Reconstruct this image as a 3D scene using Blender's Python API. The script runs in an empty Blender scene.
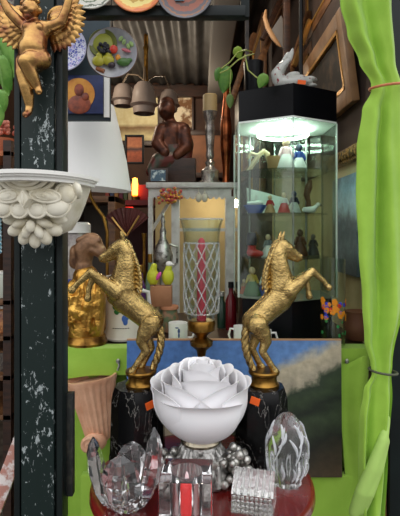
import bpy, bmesh, math, random
from mathutils import Vector, Matrix, Euler
random.seed(7)
PI = math.pi
sc = bpy.context.scene
COL = sc.collection
F = 480.0; HZ = 230.0; EYE = 1.5

def W(px, py, d):
    return Vector(((px-200)/F*d, d, EYE-(py-HZ)/F*d))
def S(d): return d/F

# ------------------------------------------------------------------ materials
def lin(c):
    out = []
    for v in c[:3]:
        v /= 255.0
        out.append(v/12.92 if v <= .04045 else ((v+.055)/1.055)**2.4)
    return (*out, 1)
def newmat(name):
    m = bpy.data.materials.new(name); m.use_nodes = True
    nt = m.node_tree; b = nt.nodes['Principled BSDF']
    return m, nt, b
def texco(nt, scale=(1,1,1), which='Object'):
    t = nt.nodes.new('ShaderNodeTexCoord'); mp = nt.nodes.new('ShaderNodeMapping')
    mp.inputs['Scale'].default_value = scale
    nt.links.new(t.outputs[which], mp.inputs[0]); return mp.outputs[0]
def noise(nt, co, scale, detail=4, rough=.55, dist=0):
    n = nt.nodes.new('ShaderNodeTexNoise'); n.inputs['Scale'].default_value = scale
    n.inputs['Detail'].default_value = detail; n.inputs['Roughness'].default_value = rough
    n.inputs['Distortion'].default_value = dist
    nt.links.new(co, n.inputs['Vector']); return n.outputs['Fac']
def ramp(nt, fac, stops, interp='LINEAR'):
    r = nt.nodes.new('ShaderNodeValToRGB'); cr = r.color_ramp; cr.interpolation = interp
    while len(cr.elements) > 1: cr.elements.remove(cr.elements[-1])
    cr.elements[0].position = stops[0][0]; cr.elements[0].color = stops[0][1]
    for p, c in stops[1:]:
        e = cr.elements.new(p); e.color = c
    nt.links.new(fac, r.inputs[0]); return r.outputs[0]
def bumpn(nt, b, h, strength, dist=.01):
    bp = nt.nodes.new('ShaderNodeBump'); bp.inputs['Strength'].default_value = strength
    bp.inputs['Distance'].default_value = dist
    nt.links.new(h, bp.inputs['Height']); nt.links.new(bp.outputs[0], b.inputs['Normal'])
def mat(name, c, rough=.5, metal=0, c2=None, ns=20, lo=.4, hi=.62, bump=0, bs=60, coat=0, emit=0, scale=(1,1,1), sheen=0, spec=None, bd=.004):
    m, nt, b = newmat(name)
    b.inputs['Base Color'].default_value = lin(c); b.inputs['Roughness'].default_value = rough
    b.inputs['Metallic'].default_value = metal
    if coat: b.inputs['Coat Weight'].default_value = coat
    if sheen: b.inputs['Sheen Weight'].default_value = sheen
    if spec is not None: b.inputs['Specular IOR Level'].default_value = spec
    if c2 or bump: co = texco(nt, scale)
    if c2:
        f = noise(nt, co, ns)
        nt.links.new(ramp(nt, f, [(lo, lin(c)), (hi, lin(c2))]), b.inputs['Base Color'])
    if bump: bumpn(nt, b, noise(nt, co, bs), bump, bd)
    if emit:
        b.inputs['Emission Color'].default_value = lin(c); b.inputs['Emission Strength'].default_value = emit
    return m
def crystal(name, tint=(255,255,255), rough=.0, ior=1.5, bump=0, bs=80, tr=1):
    m, nt, b = newmat(name)
    b.inputs['Base Color'].default_value = lin(tint); b.inputs['Roughness'].default_value = rough
    b.inputs['Transmission Weight'].default_value = tr; b.inputs['IOR'].default_value = ior
    if bump: bumpn(nt, b, noise(nt, texco(nt), bs), bump, .004)
    return m
def thin_glass(name, tint=(245,250,247), ior=1.45, rough=.02, bump=0, bs=80):
    m, nt, b = newmat(name)
    nt.nodes.remove(b); out = nt.nodes['Material Output']
    tr = nt.nodes.new('ShaderNodeBsdfTransparent'); tr.inputs[0].default_value = lin(tint)
    gl = nt.nodes.new('ShaderNodeBsdfGlossy'); gl.inputs['Roughness'].default_value = rough
    lw = nt.nodes.new('ShaderNodeLayerWeight'); lw.inputs[0].default_value = .5
    f0 = ((ior-1)/(ior+1))**2
    pw_ = nt.nodes.new('ShaderNodeMath'); pw_.operation = 'POWER'; pw_.inputs[1].default_value = 4; nt.links.new(lw.outputs['Facing'], pw_.inputs[0])
    fr = nt.nodes.new('ShaderNodeMath'); fr.operation = 'MULTIPLY_ADD'; fr.inputs[1].default_value = .85-f0; fr.inputs[2].default_value = f0; nt.links.new(pw_.outputs[0], fr.inputs[0])
    mx = nt.nodes.new('ShaderNodeMixShader')
    nt.links.new(fr.outputs[0], mx.inputs[0]); nt.links.new(tr.outputs[0], mx.inputs[1]); nt.links.new(gl.outputs[0], mx.inputs[2])
    nt.links.new(mx.outputs[0], out.inputs[0])
    return m
def rings(name, stops, R, rough=.3, c2=None, noise_amt=.12, ns=60):
    # concentric colour bands of a painted plate (local XY plane)
    m, nt, b = newmat(name); b.inputs['Roughness'].default_value = rough
    t = nt.nodes.new('ShaderNodeTexCoord'); sp = nt.nodes.new('ShaderNodeSeparateXYZ')
    nt.links.new(t.outputs['Object'], sp.inputs[0])
    cb = nt.nodes.new('ShaderNodeCombineXYZ'); nt.links.new(sp.outputs[0], cb.inputs[0]); nt.links.new(sp.outputs[1], cb.inputs[1])
    ln = nt.nodes.new('ShaderNodeVectorMath'); ln.operation = 'LENGTH'; nt.links.new(cb.outputs[0], ln.inputs[0])
    dv = nt.nodes.new('ShaderNodeMath'); dv.operation = 'DIVIDE'; dv.inputs[1].default_value = R; nt.links.new(ln.outputs['Value'], dv.inputs[0])
    n = noise(nt, t.outputs['Object'], ns)
    ma = nt.nodes.new('ShaderNodeMath'); ma.operation = 'MULTIPLY_ADD'; ma.inputs[1].default_value = noise_amt
    nt.links.new(n, ma.inputs[0]); nt.links.new(dv.outputs[0], ma.inputs[2])
    sb = nt.nodes.new('ShaderNodeMath'); sb.operation = 'SUBTRACT'; sb.inputs[1].default_value = noise_amt*.5; nt.links.new(ma.outputs[0], sb.inputs[0])
    nt.links.new(ramp(nt, sb.outputs[0], [(p, lin(c)) for p, c in stops], 'CONSTANT'), b.inputs['Base Color'])
    return m
def painting_mat(name, stops, slope=0.0, n_amt=.25, ns=8, z0=0, z1=1, rough=.5, axis=0, ns2=None):
    # a painted picture: bands by height, broken up by brush noise
    m, nt, b = newmat(name); b.inputs['Roughness'].default_value = rough
    t = nt.nodes.new('ShaderNodeTexCoord'); sp = nt.nodes.new('ShaderNodeSeparateXYZ'); nt.links.new(t.outputs['Object'], sp.inputs[0])
    def M(op, a, bb, c=None):
        x = nt.nodes.new('ShaderNodeMath'); x.operation = op
        for i, v in enumerate((a, bb, c)):
            if v is None: continue
            if isinstance(v, (int, float)): x.inputs[i].default_value = v
            else: nt.links.new(v, x.inputs[i])
        return x.outputs[0]
    f = M('MULTIPLY_ADD', sp.outputs[axis], -slope, sp.outputs[2])
    f = M('DIVIDE', M('SUBTRACT', f, z0), z1-z0)
    n = noise(nt, t.outputs['Object'], ns, 6, .6, .4)
    f = M('MULTIPLY_ADD', M('SUBTRACT', n, .5), n_amt, f)
    c = ramp(nt, f, [(p, lin(q)) for p, q in stops])
    n2 = noise(nt, t.outputs['Object'], ns2 or ns*5, 4)
    mx = nt.nodes.new('ShaderNodeMix'); mx.data_type = 'RGBA'; mx.blend_type = 'OVERLAY'; mx.inputs[0].default_value = .55
    nt.links.new(c, mx.inputs[6]); nt.links.new(n2, mx.inputs[7]); nt.links.new(mx.outputs[2], b.inputs['Base Color'])
    return m

# ------------------------------------------------------------------ mesh builder
class MB:
    def __init__(s): s.bm = bmesh.new()
    def box(s, c, size, rot=None, bevel=0, seg=2):
        M = Matrix.Translation(c) @ (rot.to_matrix().to_4x4() if rot else Matrix()) @ Matrix.Diagonal((*size, 1))
        r = bmesh.ops.create_cube(s.bm, size=1, matrix=M)
        if bevel:
            es = list({e for v in r['verts'] for e in v.link_edges})
            bmesh.ops.bevel(s.bm, geom=es, offset=bevel, segments=seg, affect='EDGES', profile=.6)
        return s
    def lathe(s, prof, n=32, c=(0,0,0), M=None, rfun=None):
        M = (Matrix.Translation(c) @ M) if M else Matrix.Translation(c)
        rows = []
        for k, (r, z) in enumerate(prof):
            if r < 1e-6: rows.append([s.bm.verts.new(M @ Vector((0,0,z)))]); continue
            row = []
            for i in range(n):
                a = 2*PI*i/n; rr = r*(rfun(a, k/(len(prof)-1)) if rfun else 1)
                row.append(s.bm.verts.new(M @ Vector((rr*math.cos(a), rr*math.sin(a), z))))
            rows.append(row)
        for a, b in zip(rows, rows[1:]):
            for i in range(n):
                j = (i+1) % n
                vs = [a[i % len(a)], a[j % len(a)], b[j % len(b)], b[i % len(b)]]
                vs = list(dict.fromkeys(vs))
                if len(vs) >= 3:
                    try: s.bm.faces.new(vs)
                    except ValueError: pass
        return s
    def ball(s, c, r, rot=None, seg=16):
        if isinstance(r, (int, float)): r = (r, r, r)
        M = Matrix.Translation(c) @ (rot.to_matrix().to_4x4() if rot else Matrix()) @ Matrix.Diagonal((*r, 1))
        bmesh.ops.create_uvsphere(s.bm, u_segments=seg, v_segments=max(6, seg*5//8), radius=1, matrix=M); return s
    def tube(s, pts, r, n=10, closed=False, flat=1.0):
        pts = [Vector(p) for p in pts]; m = len(pts)
        rs = [r]*m if isinstance(r, (int, float)) else list(r)
        up = None; rows = []
        for i, p in enumerate(pts):
            if closed: t = pts[(i+1) % m]-pts[i-1]
            else: t = pts[min(i+1, m-1)]-pts[max(i-1, 0)]
            t.normalize()
            if up is None: up = t.orthogonal().normalized()
            up = (up-t*up.dot(t))
            if up.length < 1e-5: up = t.orthogonal()
            up.normalize(); sd = t.cross(up)
            rows.append([s.bm.verts.new(p+(up*math.cos(2*PI*k/n)+sd*math.sin(2*PI*k/n)*flat)*rs[i]) for k in range(n)])
        pr = list(zip(rows, rows[1:]))
        if closed: pr.append((rows[-1], rows[0]))
        for a, b in pr:
            for k in range(n): s.bm.faces.new((a[k], a[(k+1) % n], b[(k+1) % n], b[k]))
        if not closed:
            s.bm.faces.new(rows[0][::-1]); s.bm.faces.new(rows[-1])
        return s
    def caps(s, pts, n=14):
        # tapered capsule chain: pts (x,y,z,r)
        for a, b in zip(pts, pts[1:]):
            s.tube([a[:3], b[:3]], [a[3], b[3]], n)
        for p in pts: s.ball(p[:3], p[3], seg=n)
        return s
    def prism(s, outline, t0, t1, M=None):
        # outline in local XZ, thickness along Y from t0 to t1
        M = M or Matrix()
        a = [s.bm.verts.new(M @ Vector((x, t0, z))) for x, z in outline]
        b = [s.bm.verts.new(M @ Vector((x, t1, z))) for x, z in outline]
        n = len(outline)
        s.bm.faces.new(a); s.bm.faces.new(b[::-1])
        for i in range(n): s.bm.faces.new((a[i], b[i], b[(i+1) % n], a[(i+1) % n]))
        return s
    def grid(s, fn, nu, nv, thick=0):
        def sheet(off):
            return [[s.bm.verts.new(fn(i/nu, j/nv, off)) for i in range(nu+1)] for j in range(nv+1)]
        A = sheet(0)
        for j in range(nv):
            for i in range(nu): s.bm.faces.new((A[j][i], A[j][i+1], A[j+1][i+1], A[j+1][i]))
        if thick:
            B = sheet(1)
            for j in range(nv):
                for i in range(nu): s.bm.faces.new((B[j][i], B[j+1][i], B[j+1][i+1], B[j][i+1]))
            for j in range(nv):
                s.bm.faces.new((A[j][0], A[j+1][0], B[j+1][0], B[j][0])); s.bm.faces.new((A[j][nu], B[j][nu], B[j+1][nu], A[j+1][nu]))
            for i in range(nu):
                s.bm.faces.new((A[0][i], B[0][i], B[0][i+1], A[0][i+1])); s.bm.faces.new((A[nv][i], A[nv][i+1], B[nv][i+1], B[nv][i]))
        return s
    def mesh(s, name, m, smooth=True):
        bmesh.ops.recalc_face_normals(s.bm, faces=s.bm.faces)
        me = bpy.data.meshes.new(name); s.bm.to_mesh(me); s.bm.free()
        if smooth:
            me.polygons.foreach_set('use_smooth', [True]*len(me.polygons))
            me.set_sharp_from_angle(angle=math.radians(40 if smooth is True else smooth))
        if m: me.materials.append(m)
        return me
    def build(s, name, m, parent=None, loc=None, smooth=True, rot=None, label=None):
        o = bpy.data.objects.new(name, s.mesh(name, m, smooth)); COL.objects.link(o)
        if parent: o.parent = parent
        if loc is not None: o.location = loc
        if rot is not None: o.rotation_euler = rot
        if label: o['label'] = label
        return o
    def body(s, name, m, parent=None, voxel=.003, it=4, loc=None, rot=None):
        # overlapping shapes -> one continuous smooth surface
        o = s.build(name+'_t', None, smooth=False)
        r = o.modifiers.new('r', 'REMESH'); r.mode = 'VOXEL'; r.voxel_size = voxel
        q = o.modifiers.new('s', 'SMOOTH'); q.factor = .5; q.iterations = it
        dg = bpy.context.evaluated_depsgraph_get()
        me = bpy.data.meshes.new_from_object(o.evaluated_get(dg))
        old = o.data; bpy.data.objects.remove(o); bpy.data.meshes.remove(old)
        me.name = name; me.materials.clear(); me.materials.append(m)
        me.polygons.foreach_set('use_smooth', [True]*len(me.polygons))
        o = bpy.data.objects.new(name, me); COL.objects.link(o)
        if parent: o.parent = parent
        if loc is not None: o.location = loc
        if rot is not None: o.rotation_euler = rot
        return o
def tag(o, label, cat, group=None):
    o['label'] = label; o['category'] = cat
    if group: o['group'] = group
    return o
def thing(name, label, cat, loc=(0,0,0), rz=0, group=None, rot=None):
    o = bpy.data.objects.new(name, None); COL.objects.link(o); o.empty_display_size = .02
    o.location = loc; o.rotation_euler = rot or (0,0,rz)
    return tag(o, label, cat, group)
def struct(o):
    o['kind'] = 'structure'; return o

# ------------------------------------------------------------------ shared materials
BRASS = mat('antique_brass', (196,168,108), .2, 1, (116,92,52), 40, .40, .8, .7, 200, bd=.004)
DBRASS = mat('plain_brass', (150,112,52), .32, 1, (96,66,28), 30, .4, .7)
SILVER = mat('pewter', (190,188,182), .32, .85, (100,96,90), 60, .47, .64, .5, 120)
BLACK = mat('black_lacquer', (7,8,12), .3, spec=.22)
BLACKM = mat('black_matt', (10,11,12), .6)
WHITE = mat('white_porcelain', (232,230,224), .35)
PLASTER = mat('cream_plaster', (228,222,204), .6, 0, (205,196,170), 30, .45, .7)
WOODD = mat('dark_wood', (62,36,22), .45, 0, (34,19,12), 9, .35, .65, .2, 40, scale=(1,1,8))
WOODM = mat('mid_wood', (118,80,48), .5, 0, (82,52,30), 9, .35, .65, .2, 40, scale=(1,1,6))
WOODL = mat('light_wood', (186,146,106), .55, 0, (160,118,80), 12, .35, .65)
GREEN = mat('lime_cloth', (154,194,66), .75, 0, (138,180,52), 14, .3, .7, .25, 260, sheen=.2, bd=.001)
ORANGE = mat('orange_sticker', (250,104,30), .6)
GOLDF = mat('gilt', (172,128,58), .35, .9, (96,62,26), 30, .4, .65, .3, 60)
GLASS = thin_glass('clear_glass')
CRYS = crystal('lead_crystal', ior=1.6, tr=.985)
RED = mat('red_wax', (176,16,46), .45)

# ------------------------------------------------------------------ setting
CORR = mat('corrugated_metal', (66,65,64), .6, .3, (46,43,41), 6, .35, .65)
def wall(name, c, size, m):
    return struct(MB().box(c, size).build(name, m, smooth=False))
WALLM = mat('shop_wall_brown', (74,50,38), .8, 0, (50,34,27), 5, .35, .7)
WALLR = mat('shop_wall_dark', (58,42,34), .8, 0, (40,28,22), 5, .35, .7)
wall('floor', (-.3, 3.1, -.05), (4.0, 4.4, .1), mat('shop_floor', (112,106,100), .55, 0, (84,78,72), 8))
struct(MB().box((0,-2.55,-.05), (14, 6.9, .1)).build('floor_street', mat('paving', (104,102,100), .8, 0, (84,82,80), 5, bump=.2, bs=30), smooth=False))
wall('wall_back', (-.3, 4.55, 1.5), (4.0, .1, 3.2), WALLM)
wall('wall_left', (-1.75, 2.9, 1.5), (.1, 3.4, 3.2), WALLM)
RIGHTM = mat('wall_cream', (196,186,146), .8, 0, (170,158,118), 6)
wall('wall_right', (.62, 1.96, 1.5), (.1, 1.28, 3.2), RIGHTM)
struct(MB().box((.555,1.95,2.33), (.03,1.24,1.14)).build('wall_right_panel', WALLR, smooth=False))
struct(MB().box((.56,2.585,.95), (.34,.02,1.9)).build('wall_alcove_panel', RIGHTM, smooth=False))
wall('wall_alcove', (.57, 3.55, 1.5), (.36, 1.9, 3.2), WALLR)
def corr(u, v, off):
    x = -1.8+2.6*u; return Vector((x, 1.2+3.4*v, 2.86+.018*math.sin(x*2*PI/.11)+off*.03))
cm = MB(); cm.grid(corr, 320, 1, 1); struct(cm.build('ceiling', CORR))
struct(MB().box((.14,2.95,2.76), (.14,3.2,.14), bevel=.01).build('trim_4', mat('duct_grey', (120,118,114), .6)))
struct(MB().box((-.2,4.46,2.78), (2.6,.08,.1)).build('trim_5', WOODD))
# green wooden post with flaking paint
def chipped():
    m, nt, b = newmat('flaking_green_paint'); b.inputs['Roughness'].default_value = .5; b.inputs['Specular IOR Level'].default_value = .3
    co = texco(nt, (1,1,.45)); n = noise(nt, co, 120, 5, .7, .6); n2 = noise(nt, texco(nt), 14, 2)
    mu = nt.nodes.new('ShaderNodeMath'); mu.operation = 'MULTIPLY_ADD'; mu.inputs[1].default_value = .42
    nt.links.new(n2, mu.inputs[0]); nt.links.new(n, mu.inputs[2])
    nt.links.new(ramp(nt, mu.outputs[0], [(0, lin((13,25,23))), (.5, lin((16,31,28))), (.822, lin((17,32,30))), (.84, lin((150,158,158)))]), b.inputs['Base Color'])
    return m
GPAINT = mat('green_black_paint', (14,26,25), .45, 0, (10,18,18), 8, spec=.3)
pm = MB()
pm.box((-.337,1.027,1.25), (.088,.03,2.6), bevel=.003)
pm.box((-.381,1.02,1.25), (.012,.044,2.6), bevel=.002)
pm.box((-.292,1.02,1.25), (.012,.044,2.6), bevel=.002)
post = struct(pm.build('trim_1', GPAINT))
struct(MB().box((-.338,1.006,1.25), (.068,.016,2.6), bevel=.002).build('post_panel', chipped(), post))
struct(MB().box((-.279,1.035,1.04), (.014,.02,.22), bevel=.002).build('post_batten', mat('worn_black', (26,28,26), .6, 0, (70,66,56), 60, .5, .75), post))
bar = MB(); bar.box((-.09,1.12,2.006), (.39,.03,.024), bevel=.002); bar.box((.105,1.125,2.15), (.02,.02,.31), bevel=.002)
struct(bar.build('trim_2', GPAINT))
rp = MB(); rp.box((.565,1.33,1.25), (.11,.08,3.0), bevel=.003); struct(rp.build('trim_3', GPAINT))
struct(MB().box((.5,1.32,.6), (.016,.03,.75), bevel=.002).build('trim_6', WOODM))

# ------------------------------------------------------------------ display shelf and cloths
SZ = 1.155
sh = thing('display_shelf', 'deep display shelf dressed in lime green cloth behind the red table', 'shelf', (0,1.402,0))
MB().box((.02,.32,SZ-.04), (.98,.62,.07), bevel=.004).build('board', WOODD, sh)
def cloth_front(u, v, off):
    x = -.475+.985*u
    sag = .012*math.sin(u*PI*5)+.006*math.sin(u*31)
    if v < .25: y = .05-.05*(v/.25); z = SZ+.001
    else:
        t = (v-.25)/.75; y = -.004-.009*math.sin(t*PI*.5)-.004*math.sin(u*26)*t; z = SZ-(.076-.022*max(0,min(1,(u-.4)/.4))+sag*.6)*t
    return Vector((x, y+off*.002, z-off*.002))
MB().grid(cloth_front, 120, 20, 1).build('cloth_edge', GREEN, sh)
for px, x in (('a', -.237), ('b', .425)):
    mb = MB(); mb.ball((x,-.014,SZ-.035), (.006,.004,.008)); mb.tube([(x-.004,-.016,SZ-.03),(x+.004,-.018,SZ-.045),(x-.001,-.018,SZ-.06)], .003)
    mb.build('brooch', SILVER, sh, label='small dark metal brooch pinned to the cloth')
lg = MB().box((.02,.30,.54),(.9,.5,1.08)).build('carcass', WOODD, sh)
# lower drape behind the table
def lower(u, v, off):
    x = -.5+.98*u
    y = 1.424-.0-.012*math.sin(u*40)*(.3+v)-.008*math.sin(u*17+1)+off*.002
    return Vector((x, y, 1.075-1.075*v))
mb = MB(); mb.grid(lower, 160, 10, 1)
tag(mb.build('green_drape', GREEN), 'lime green cloth hanging below the shelf behind the red table', 'cloth')
ledge = MB().box((.06,1.376,.4),(.8,.03,.8), bevel=.004).build('low_ledge', GREEN)
ledge.location.y = 0.006
tag(ledge, 'narrow green covered ledge carrying the unframed landscape painting', 'ledge')

# ------------------------------------------------------------------ red round table
TZ = .932
t = thing('round_table', 'small round red lacquered table crowded with crystal and brass', 'table', (.005,1.1,0))
REDL = mat('red_lacquer', (112,28,24), .22, 0, (92,20,18), 10, .35, .7, coat=.4)
MB().lathe([(0,TZ-.028),(.235,TZ-.028),(.247,TZ-.024),(.253,TZ-.014),(.251,TZ-.004),(.246,TZ),(.238,TZ),(.234,TZ-.001),(0,TZ-.001)], 96).build('tabletop', REDL, t)
MB().lathe([(0,0.02),(.05,.03),(.055,.1),(.03,.2),(.045,.45),(.028,.7),(.06,.86),(.08,TZ-.028),(0,TZ-.028)], 32).build('column', REDL, t)
for k in range(3):
    a = PI/2+k*2*PI/3; c, s_ = math.cos(a), math.sin(a)
    MB().tube([(.03*c,.03*s_,.16),(.1*c,.1*s_,.13),(.17*c,.17*s_,.04),(.21*c,.21*s_,.016)], [.022,.02,.016,.016]).build('leg', REDL, t)

# ------------------------------------------------------------------ landscape painting leaning on the shelf
p = thing('landscape_painting', 'unframed landscape canvas with blue sky, pale cloud and dark trees, behind the table', 'painting', (.097,1.358,.80), rot=(math.radians(-1.2),0,0))
LM = painting_mat('landscape_paint', [(0,(72,58,42)),(.12,(32,36,28)),(.22,(56,70,46)),(.28,(28,38,26)),(.35,(54,70,44)),(.4,(44,58,40)),(.415,(104,106,86)),(.43,(170,160,138)),(.5,(196,184,156)),(.535,(150,160,170)),(.56,(98,140,196)),(1,(78,122,190))], .48, .16, 11, -.1, .55, .45, ns2=45)
MB().box((0,.006,.193),(.61,.012,.386)).build('canvas', LM, p, smooth=False)
MB().box((0,.0065,.387),(.612,.014,.004), bevel=.001).build('canvas_edge', WOODL, p)

# ------------------------------------------------------------------ black marble pedestals + rearing horses
def marble():
    m, nt, b = newmat('black_marble'); b.inputs['Roughness'].default_value = .25; b.inputs['Specular IOR Level'].default_value = .3
    n = noise(nt, texco(nt), 8, 6, .62, 1.2)
    a = nt.nodes.new('ShaderNodeMath'); a.operation = 'SUBTRACT'; a.inputs[1].default_value = .5; nt.links.new(n, a.inputs[0])
    a2 = nt.nodes.new('ShaderNodeMath'); a2.operation = 'ABSOLUTE'; nt.links.new(a.outputs[0], a2.inputs[0])
    nt.links.new(ramp(nt, a2.outputs[0], [(0, lin((150,146,140))), (.002, lin((46,45,44))), (.007, lin((9,9,10)))]), b.inputs['Base Color'])
    return m
MARB = marble()
PZ = 1.112
for nm, px, sgn in (('left', 138, -1), ('right', 261, 1)):
    q = W(px, 0, 1.2)
    t = thing('marble_pedestal', 'black veined marble pedestal under the brass horse facing '+nm, 'pedestal', (q.x,1.2,TZ), group='marble horse pedestals')
    H = PZ-TZ
    MB().lathe([(0,0),(.072,0),(.072,.012),(.070,.02),(.066,H-.03),(.063,H-.014),(.058,H),(0,H)], 10, M=Matrix.Rotation(.31,4,'Z')).build('block', MARB, t, smooth=20)
    a = 1.05 if sgn < 0 else -.7
    tx, tz = (.036, H-.030) if sgn < 0 else (-.022, H-.018)
    ty = -math.sqrt(.0655**2-tx**2)
    tg = MB().box((tx,ty,tz),(.022,.004,.017), rot=Euler((0,.25*sgn,math.atan2(ty,tx)+PI/2)))
    tg.build('price_sticker', ORANGE, t, label='orange price sticker')
HS = 1.2/F
def hp(px, py, dy=0, r=1):   # horse picture point -> local metres
    return ((px-141)*HS, dy*HS, (385-py)*HS, r*HS)
def horse(loc, label, mirror, rz):
    s = -1 if mirror else 1
    def Pp(*a):
        x, y, z, r = hp(*a); return (s*x, y, z, r)
    t = thing('horse_statue', label, 'statue', loc, rz, 'rearing brass horses')
    b = MB()
    # trunk
    b.caps([Pp(120,289,0,14), Pp(126,299,0,14.4), Pp(136,308,0,12.6), Pp(146,316,0,12.2), Pp(152,321,0,11.8)], 20)
    b.caps([Pp(116,284,0,10.5), Pp(117,295,0,10.5)], 16)
    # neck
    b.caps([Pp(123,288,0,14), Pp(124,276,0,12.2), Pp(126,264,0,10.4), Pp(126,253,0,8.6), Pp(122,246,0,7.4)], 18)
    # head
    b.caps([Pp(121,246,0,7.6), Pp(116,249,0,7), Pp(110,253,0,5.2), Pp(105,256,0,4.2), Pp(102.5,258,0,3.8)], 16)
    b.caps([Pp(119,252,0,6), Pp(111,257.5,0,3.6), Pp(105,260,0,2.8)], 14)
    for k in (-1, 1):
        b.caps([Pp(123,240,3.2*k,2.4), Pp(122.5,236,3.8*k,2.1), Pp(121,231.5,4*k,.9)], 8)
        b.ball(Pp(113.5,247.5,5.4*k)[:3], 1.7*HS, seg=8)
        b.ball(Pp(101.5,255.5,2.8*k)[:3], 1.3*HS, seg=8)
    # forelegs
    b.caps([Pp(118,290,-8,9.5), Pp(110,284,-10,7), Pp(101,277,-10,5.2), Pp(93,271,-10,4.1), Pp(86,277,-10,3.1), Pp(80,282,-10,2.9), Pp(78,285,-10,2.7), Pp(75,288,-10,3.8)], 12)
    b.caps([Pp(118,294,8,9.5), Pp(109,289,9,7), Pp(100,282,9,5.2), Pp(93,277,9,4), Pp(89.5,285,9,3), Pp(88,291,9,2.8), Pp(88,294,9,2.7), Pp(87,299,9,3.8)], 12)
    # hind legs
    for k, ox, oz in ((-1,0,0),(1,5,1)):
        b.caps([Pp(151,322,7*k,11), Pp(145.5+ox*.3,331,8*k,8.2), Pp(142+ox,339,8*k,5.8), Pp(146+ox,349+oz,8*k,3.9), Pp(140+ox*1.3,358,8*k,3.5), Pp(135.5+ox*1.5,365,8*k,3.3), Pp(133+ox*1.5,369,8*k,4.2)], 12)
    hb = b.body('body', BRASS, t, .0018, 2)
    # mane
    m = MB()
    for i in range(22):
        f = i/21
        cx = 126+ (10*math.sin(f*PI*.62)) + 1.5*f; cy = 240+46*f
        m.caps([Pp(cx-2.5,cy-.5,0,1.9), Pp(cx+2.0,cy+1.5,(-1)**i*2.6,2.0), Pp(cx+4.2,cy+5,(-1)**i*3.6,1.6), Pp(cx+3.4,cy+7.5,(-1)**i*4.2,.8)], 8)
    m.caps([Pp(121,240,0,1.8), Pp(117,243,1,1.6), Pp(114,245,0,.9)], 8)
    m.body('mane', BRASS, hb, .0016, 1)
    tl = MB()
    for k in range(3):
        ph = k*2*PI/3; pts = []
        for i in range(26):
            f = i/25
            cx = 157+ 5*math.sin(f*PI) - 4.5*f*f; cy = 316+53*f
            rr = (2.9 - .8*abs(f-.45))
            pts.append(Pp(cx+1.5*math.cos(ph+f*15), cy, 1.5*math.sin(ph+f*15), rr))
        tl.tube([q[:3] for q in pts], [q[3] for q in pts], 8)
    tl.build('tail', BRASS, hb)
    z = lambda py: (385-py)*HS
    R = 15*HS; cx = s*0*HS
    MB().lathe([(0,0),(R*1.0,0),(R*1.02,z(383)),(R*.93,z(381.5)),(R*.86,z(380)),(R*.84,z(377)),(R*.88,z(374.5)),(R*1.02,z(373)),(R*1.05,z(371)),(R*1.0,z(369.6)),(0,z(369.4))], 40).build('base', DBRASS, t)
    return t
q = W(141, 0, 1.2); horse((q.x,1.2,PZ), 'brass horse rearing on its hind legs, facing left', False, math.radians(4))
q = W(264, 0, 1.2); horse((q.x,1.2,PZ), 'brass horse rearing on its hind legs, facing right', True, math.radians(14))

# ------------------------------------------------------------------ rose lamp
t = thing('rose_lamp', 'large white rose shaped lamp on a silver grape base, centre of the red table', 'lamp', (.002,1.1,TZ))
ROSE = mat('white_resin', (236,234,236), .42)
ROSE.node_tree.nodes['Principled BSDF'].inputs['Subsurface Weight'].default_value = .12
ROSE.node_tree.nodes['Principled BSDF'].inputs['Subsurface Radius'].default_value = (.03,.025,.022)
z0 = .095
def petal(phi, hw, R, H, r0=.036, dip=.2, pdip=3.0, curl=.008, lean=.0, turn=.005, pw=.7):
    def fn(u, v, off):
        a = (u-.5)*2
        edge = 1-dip*abs(a)**pdip+.012*math.sin(a*5+phi*3)
        h = v*edge
        q_ = min(1, h/.72)
        rr = r0+(R*1.035-r0)*math.sin(q_*PI*.5)**pw
        if h > .6: rr -= lean*((h-.6)/.4)**1.4
        w_ = max(0, (v-.8)/.2)
        rr += 1.25*curl*w_**2*(1-.5*abs(a)**2) + turn*a - off*.0048*(1-.3*v)
        ang = phi+a*hw
        z = .95*H*h**1.12 - .45*curl*w_**3 - .001*off
        return Vector((rr*math.cos(ang), rr*math.sin(ang), z0+z))
    return MB().grid(fn, 40, 30, 1)
D = math.radians
for phi, hw, R, H, kw in (
    (-94, 60, .097, .116, dict(dip=.08, pdip=5, curl=.011, turn=.003)),
    (-8, 56, .103, .140, dict(dip=.16, curl=.007)),
    (188, 56, .103, .138, dict(dip=.16, curl=.007, turn=-.005)),
    (55, 60, .101, .142, dict(dip=.12)),
    (125, 60, .101, .142, dict(dip=.12)),
    (-140, 64, .086, .152, dict(dip=.26, pdip=2.2, curl=.010, lean=.008)),
    (-38, 64, .084, .152, dict(dip=.26, pdip=2.2, curl=.010, lean=.008, turn=-.005)),
    (50, 66, .084, .156, dict(dip=.1, lean=.008)),
    (130, 66, .084, .156, dict(dip=.1, lean=.008)),
    (-86, 66, .064, .160, dict(dip=.12, pdip=3, curl=.010, lean=.010)),
    (5, 62, .066, .172, dict(dip=.14, curl=.014, lean=.010)),
    (172, 62, .066, .172, dict(dip=.14, curl=.010, lean=.010)),
    (88, 70, .064, .174, dict(dip=.1, curl=.010, lean=.010)),
    (-120, 80, .046, .176, dict(dip=.12, curl=.009, lean=.010)),
    (0, 80, .045, .181, dict(dip=.12, curl=.009, lean=.010)),
    (110, 80, .045, .183, dict(dip=.12, curl=.009, lean=.010)),
    (-80, 110, .030, .185, dict(dip=.1, curl=.007, lean=.008, r0=.02, turn=.004)),
    (90, 110, .027, .189, dict(dip=.1, curl=.006, lean=.008, r0=.02, turn=.004)),
    (-40, 160, .015, .190, dict(dip=.05, curl=.003, lean=.003, r0=.01, turn=.005)),
):
    petal(D(phi), D(hw), R, H, **kw).build('petal', ROSE, t, smooth=70)
MB().lathe([(0,z0+.12),(.03,z0+.12),(.02,z0+.165),(0,z0+.175)], 24).build('heart', ROSE, t)
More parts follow.
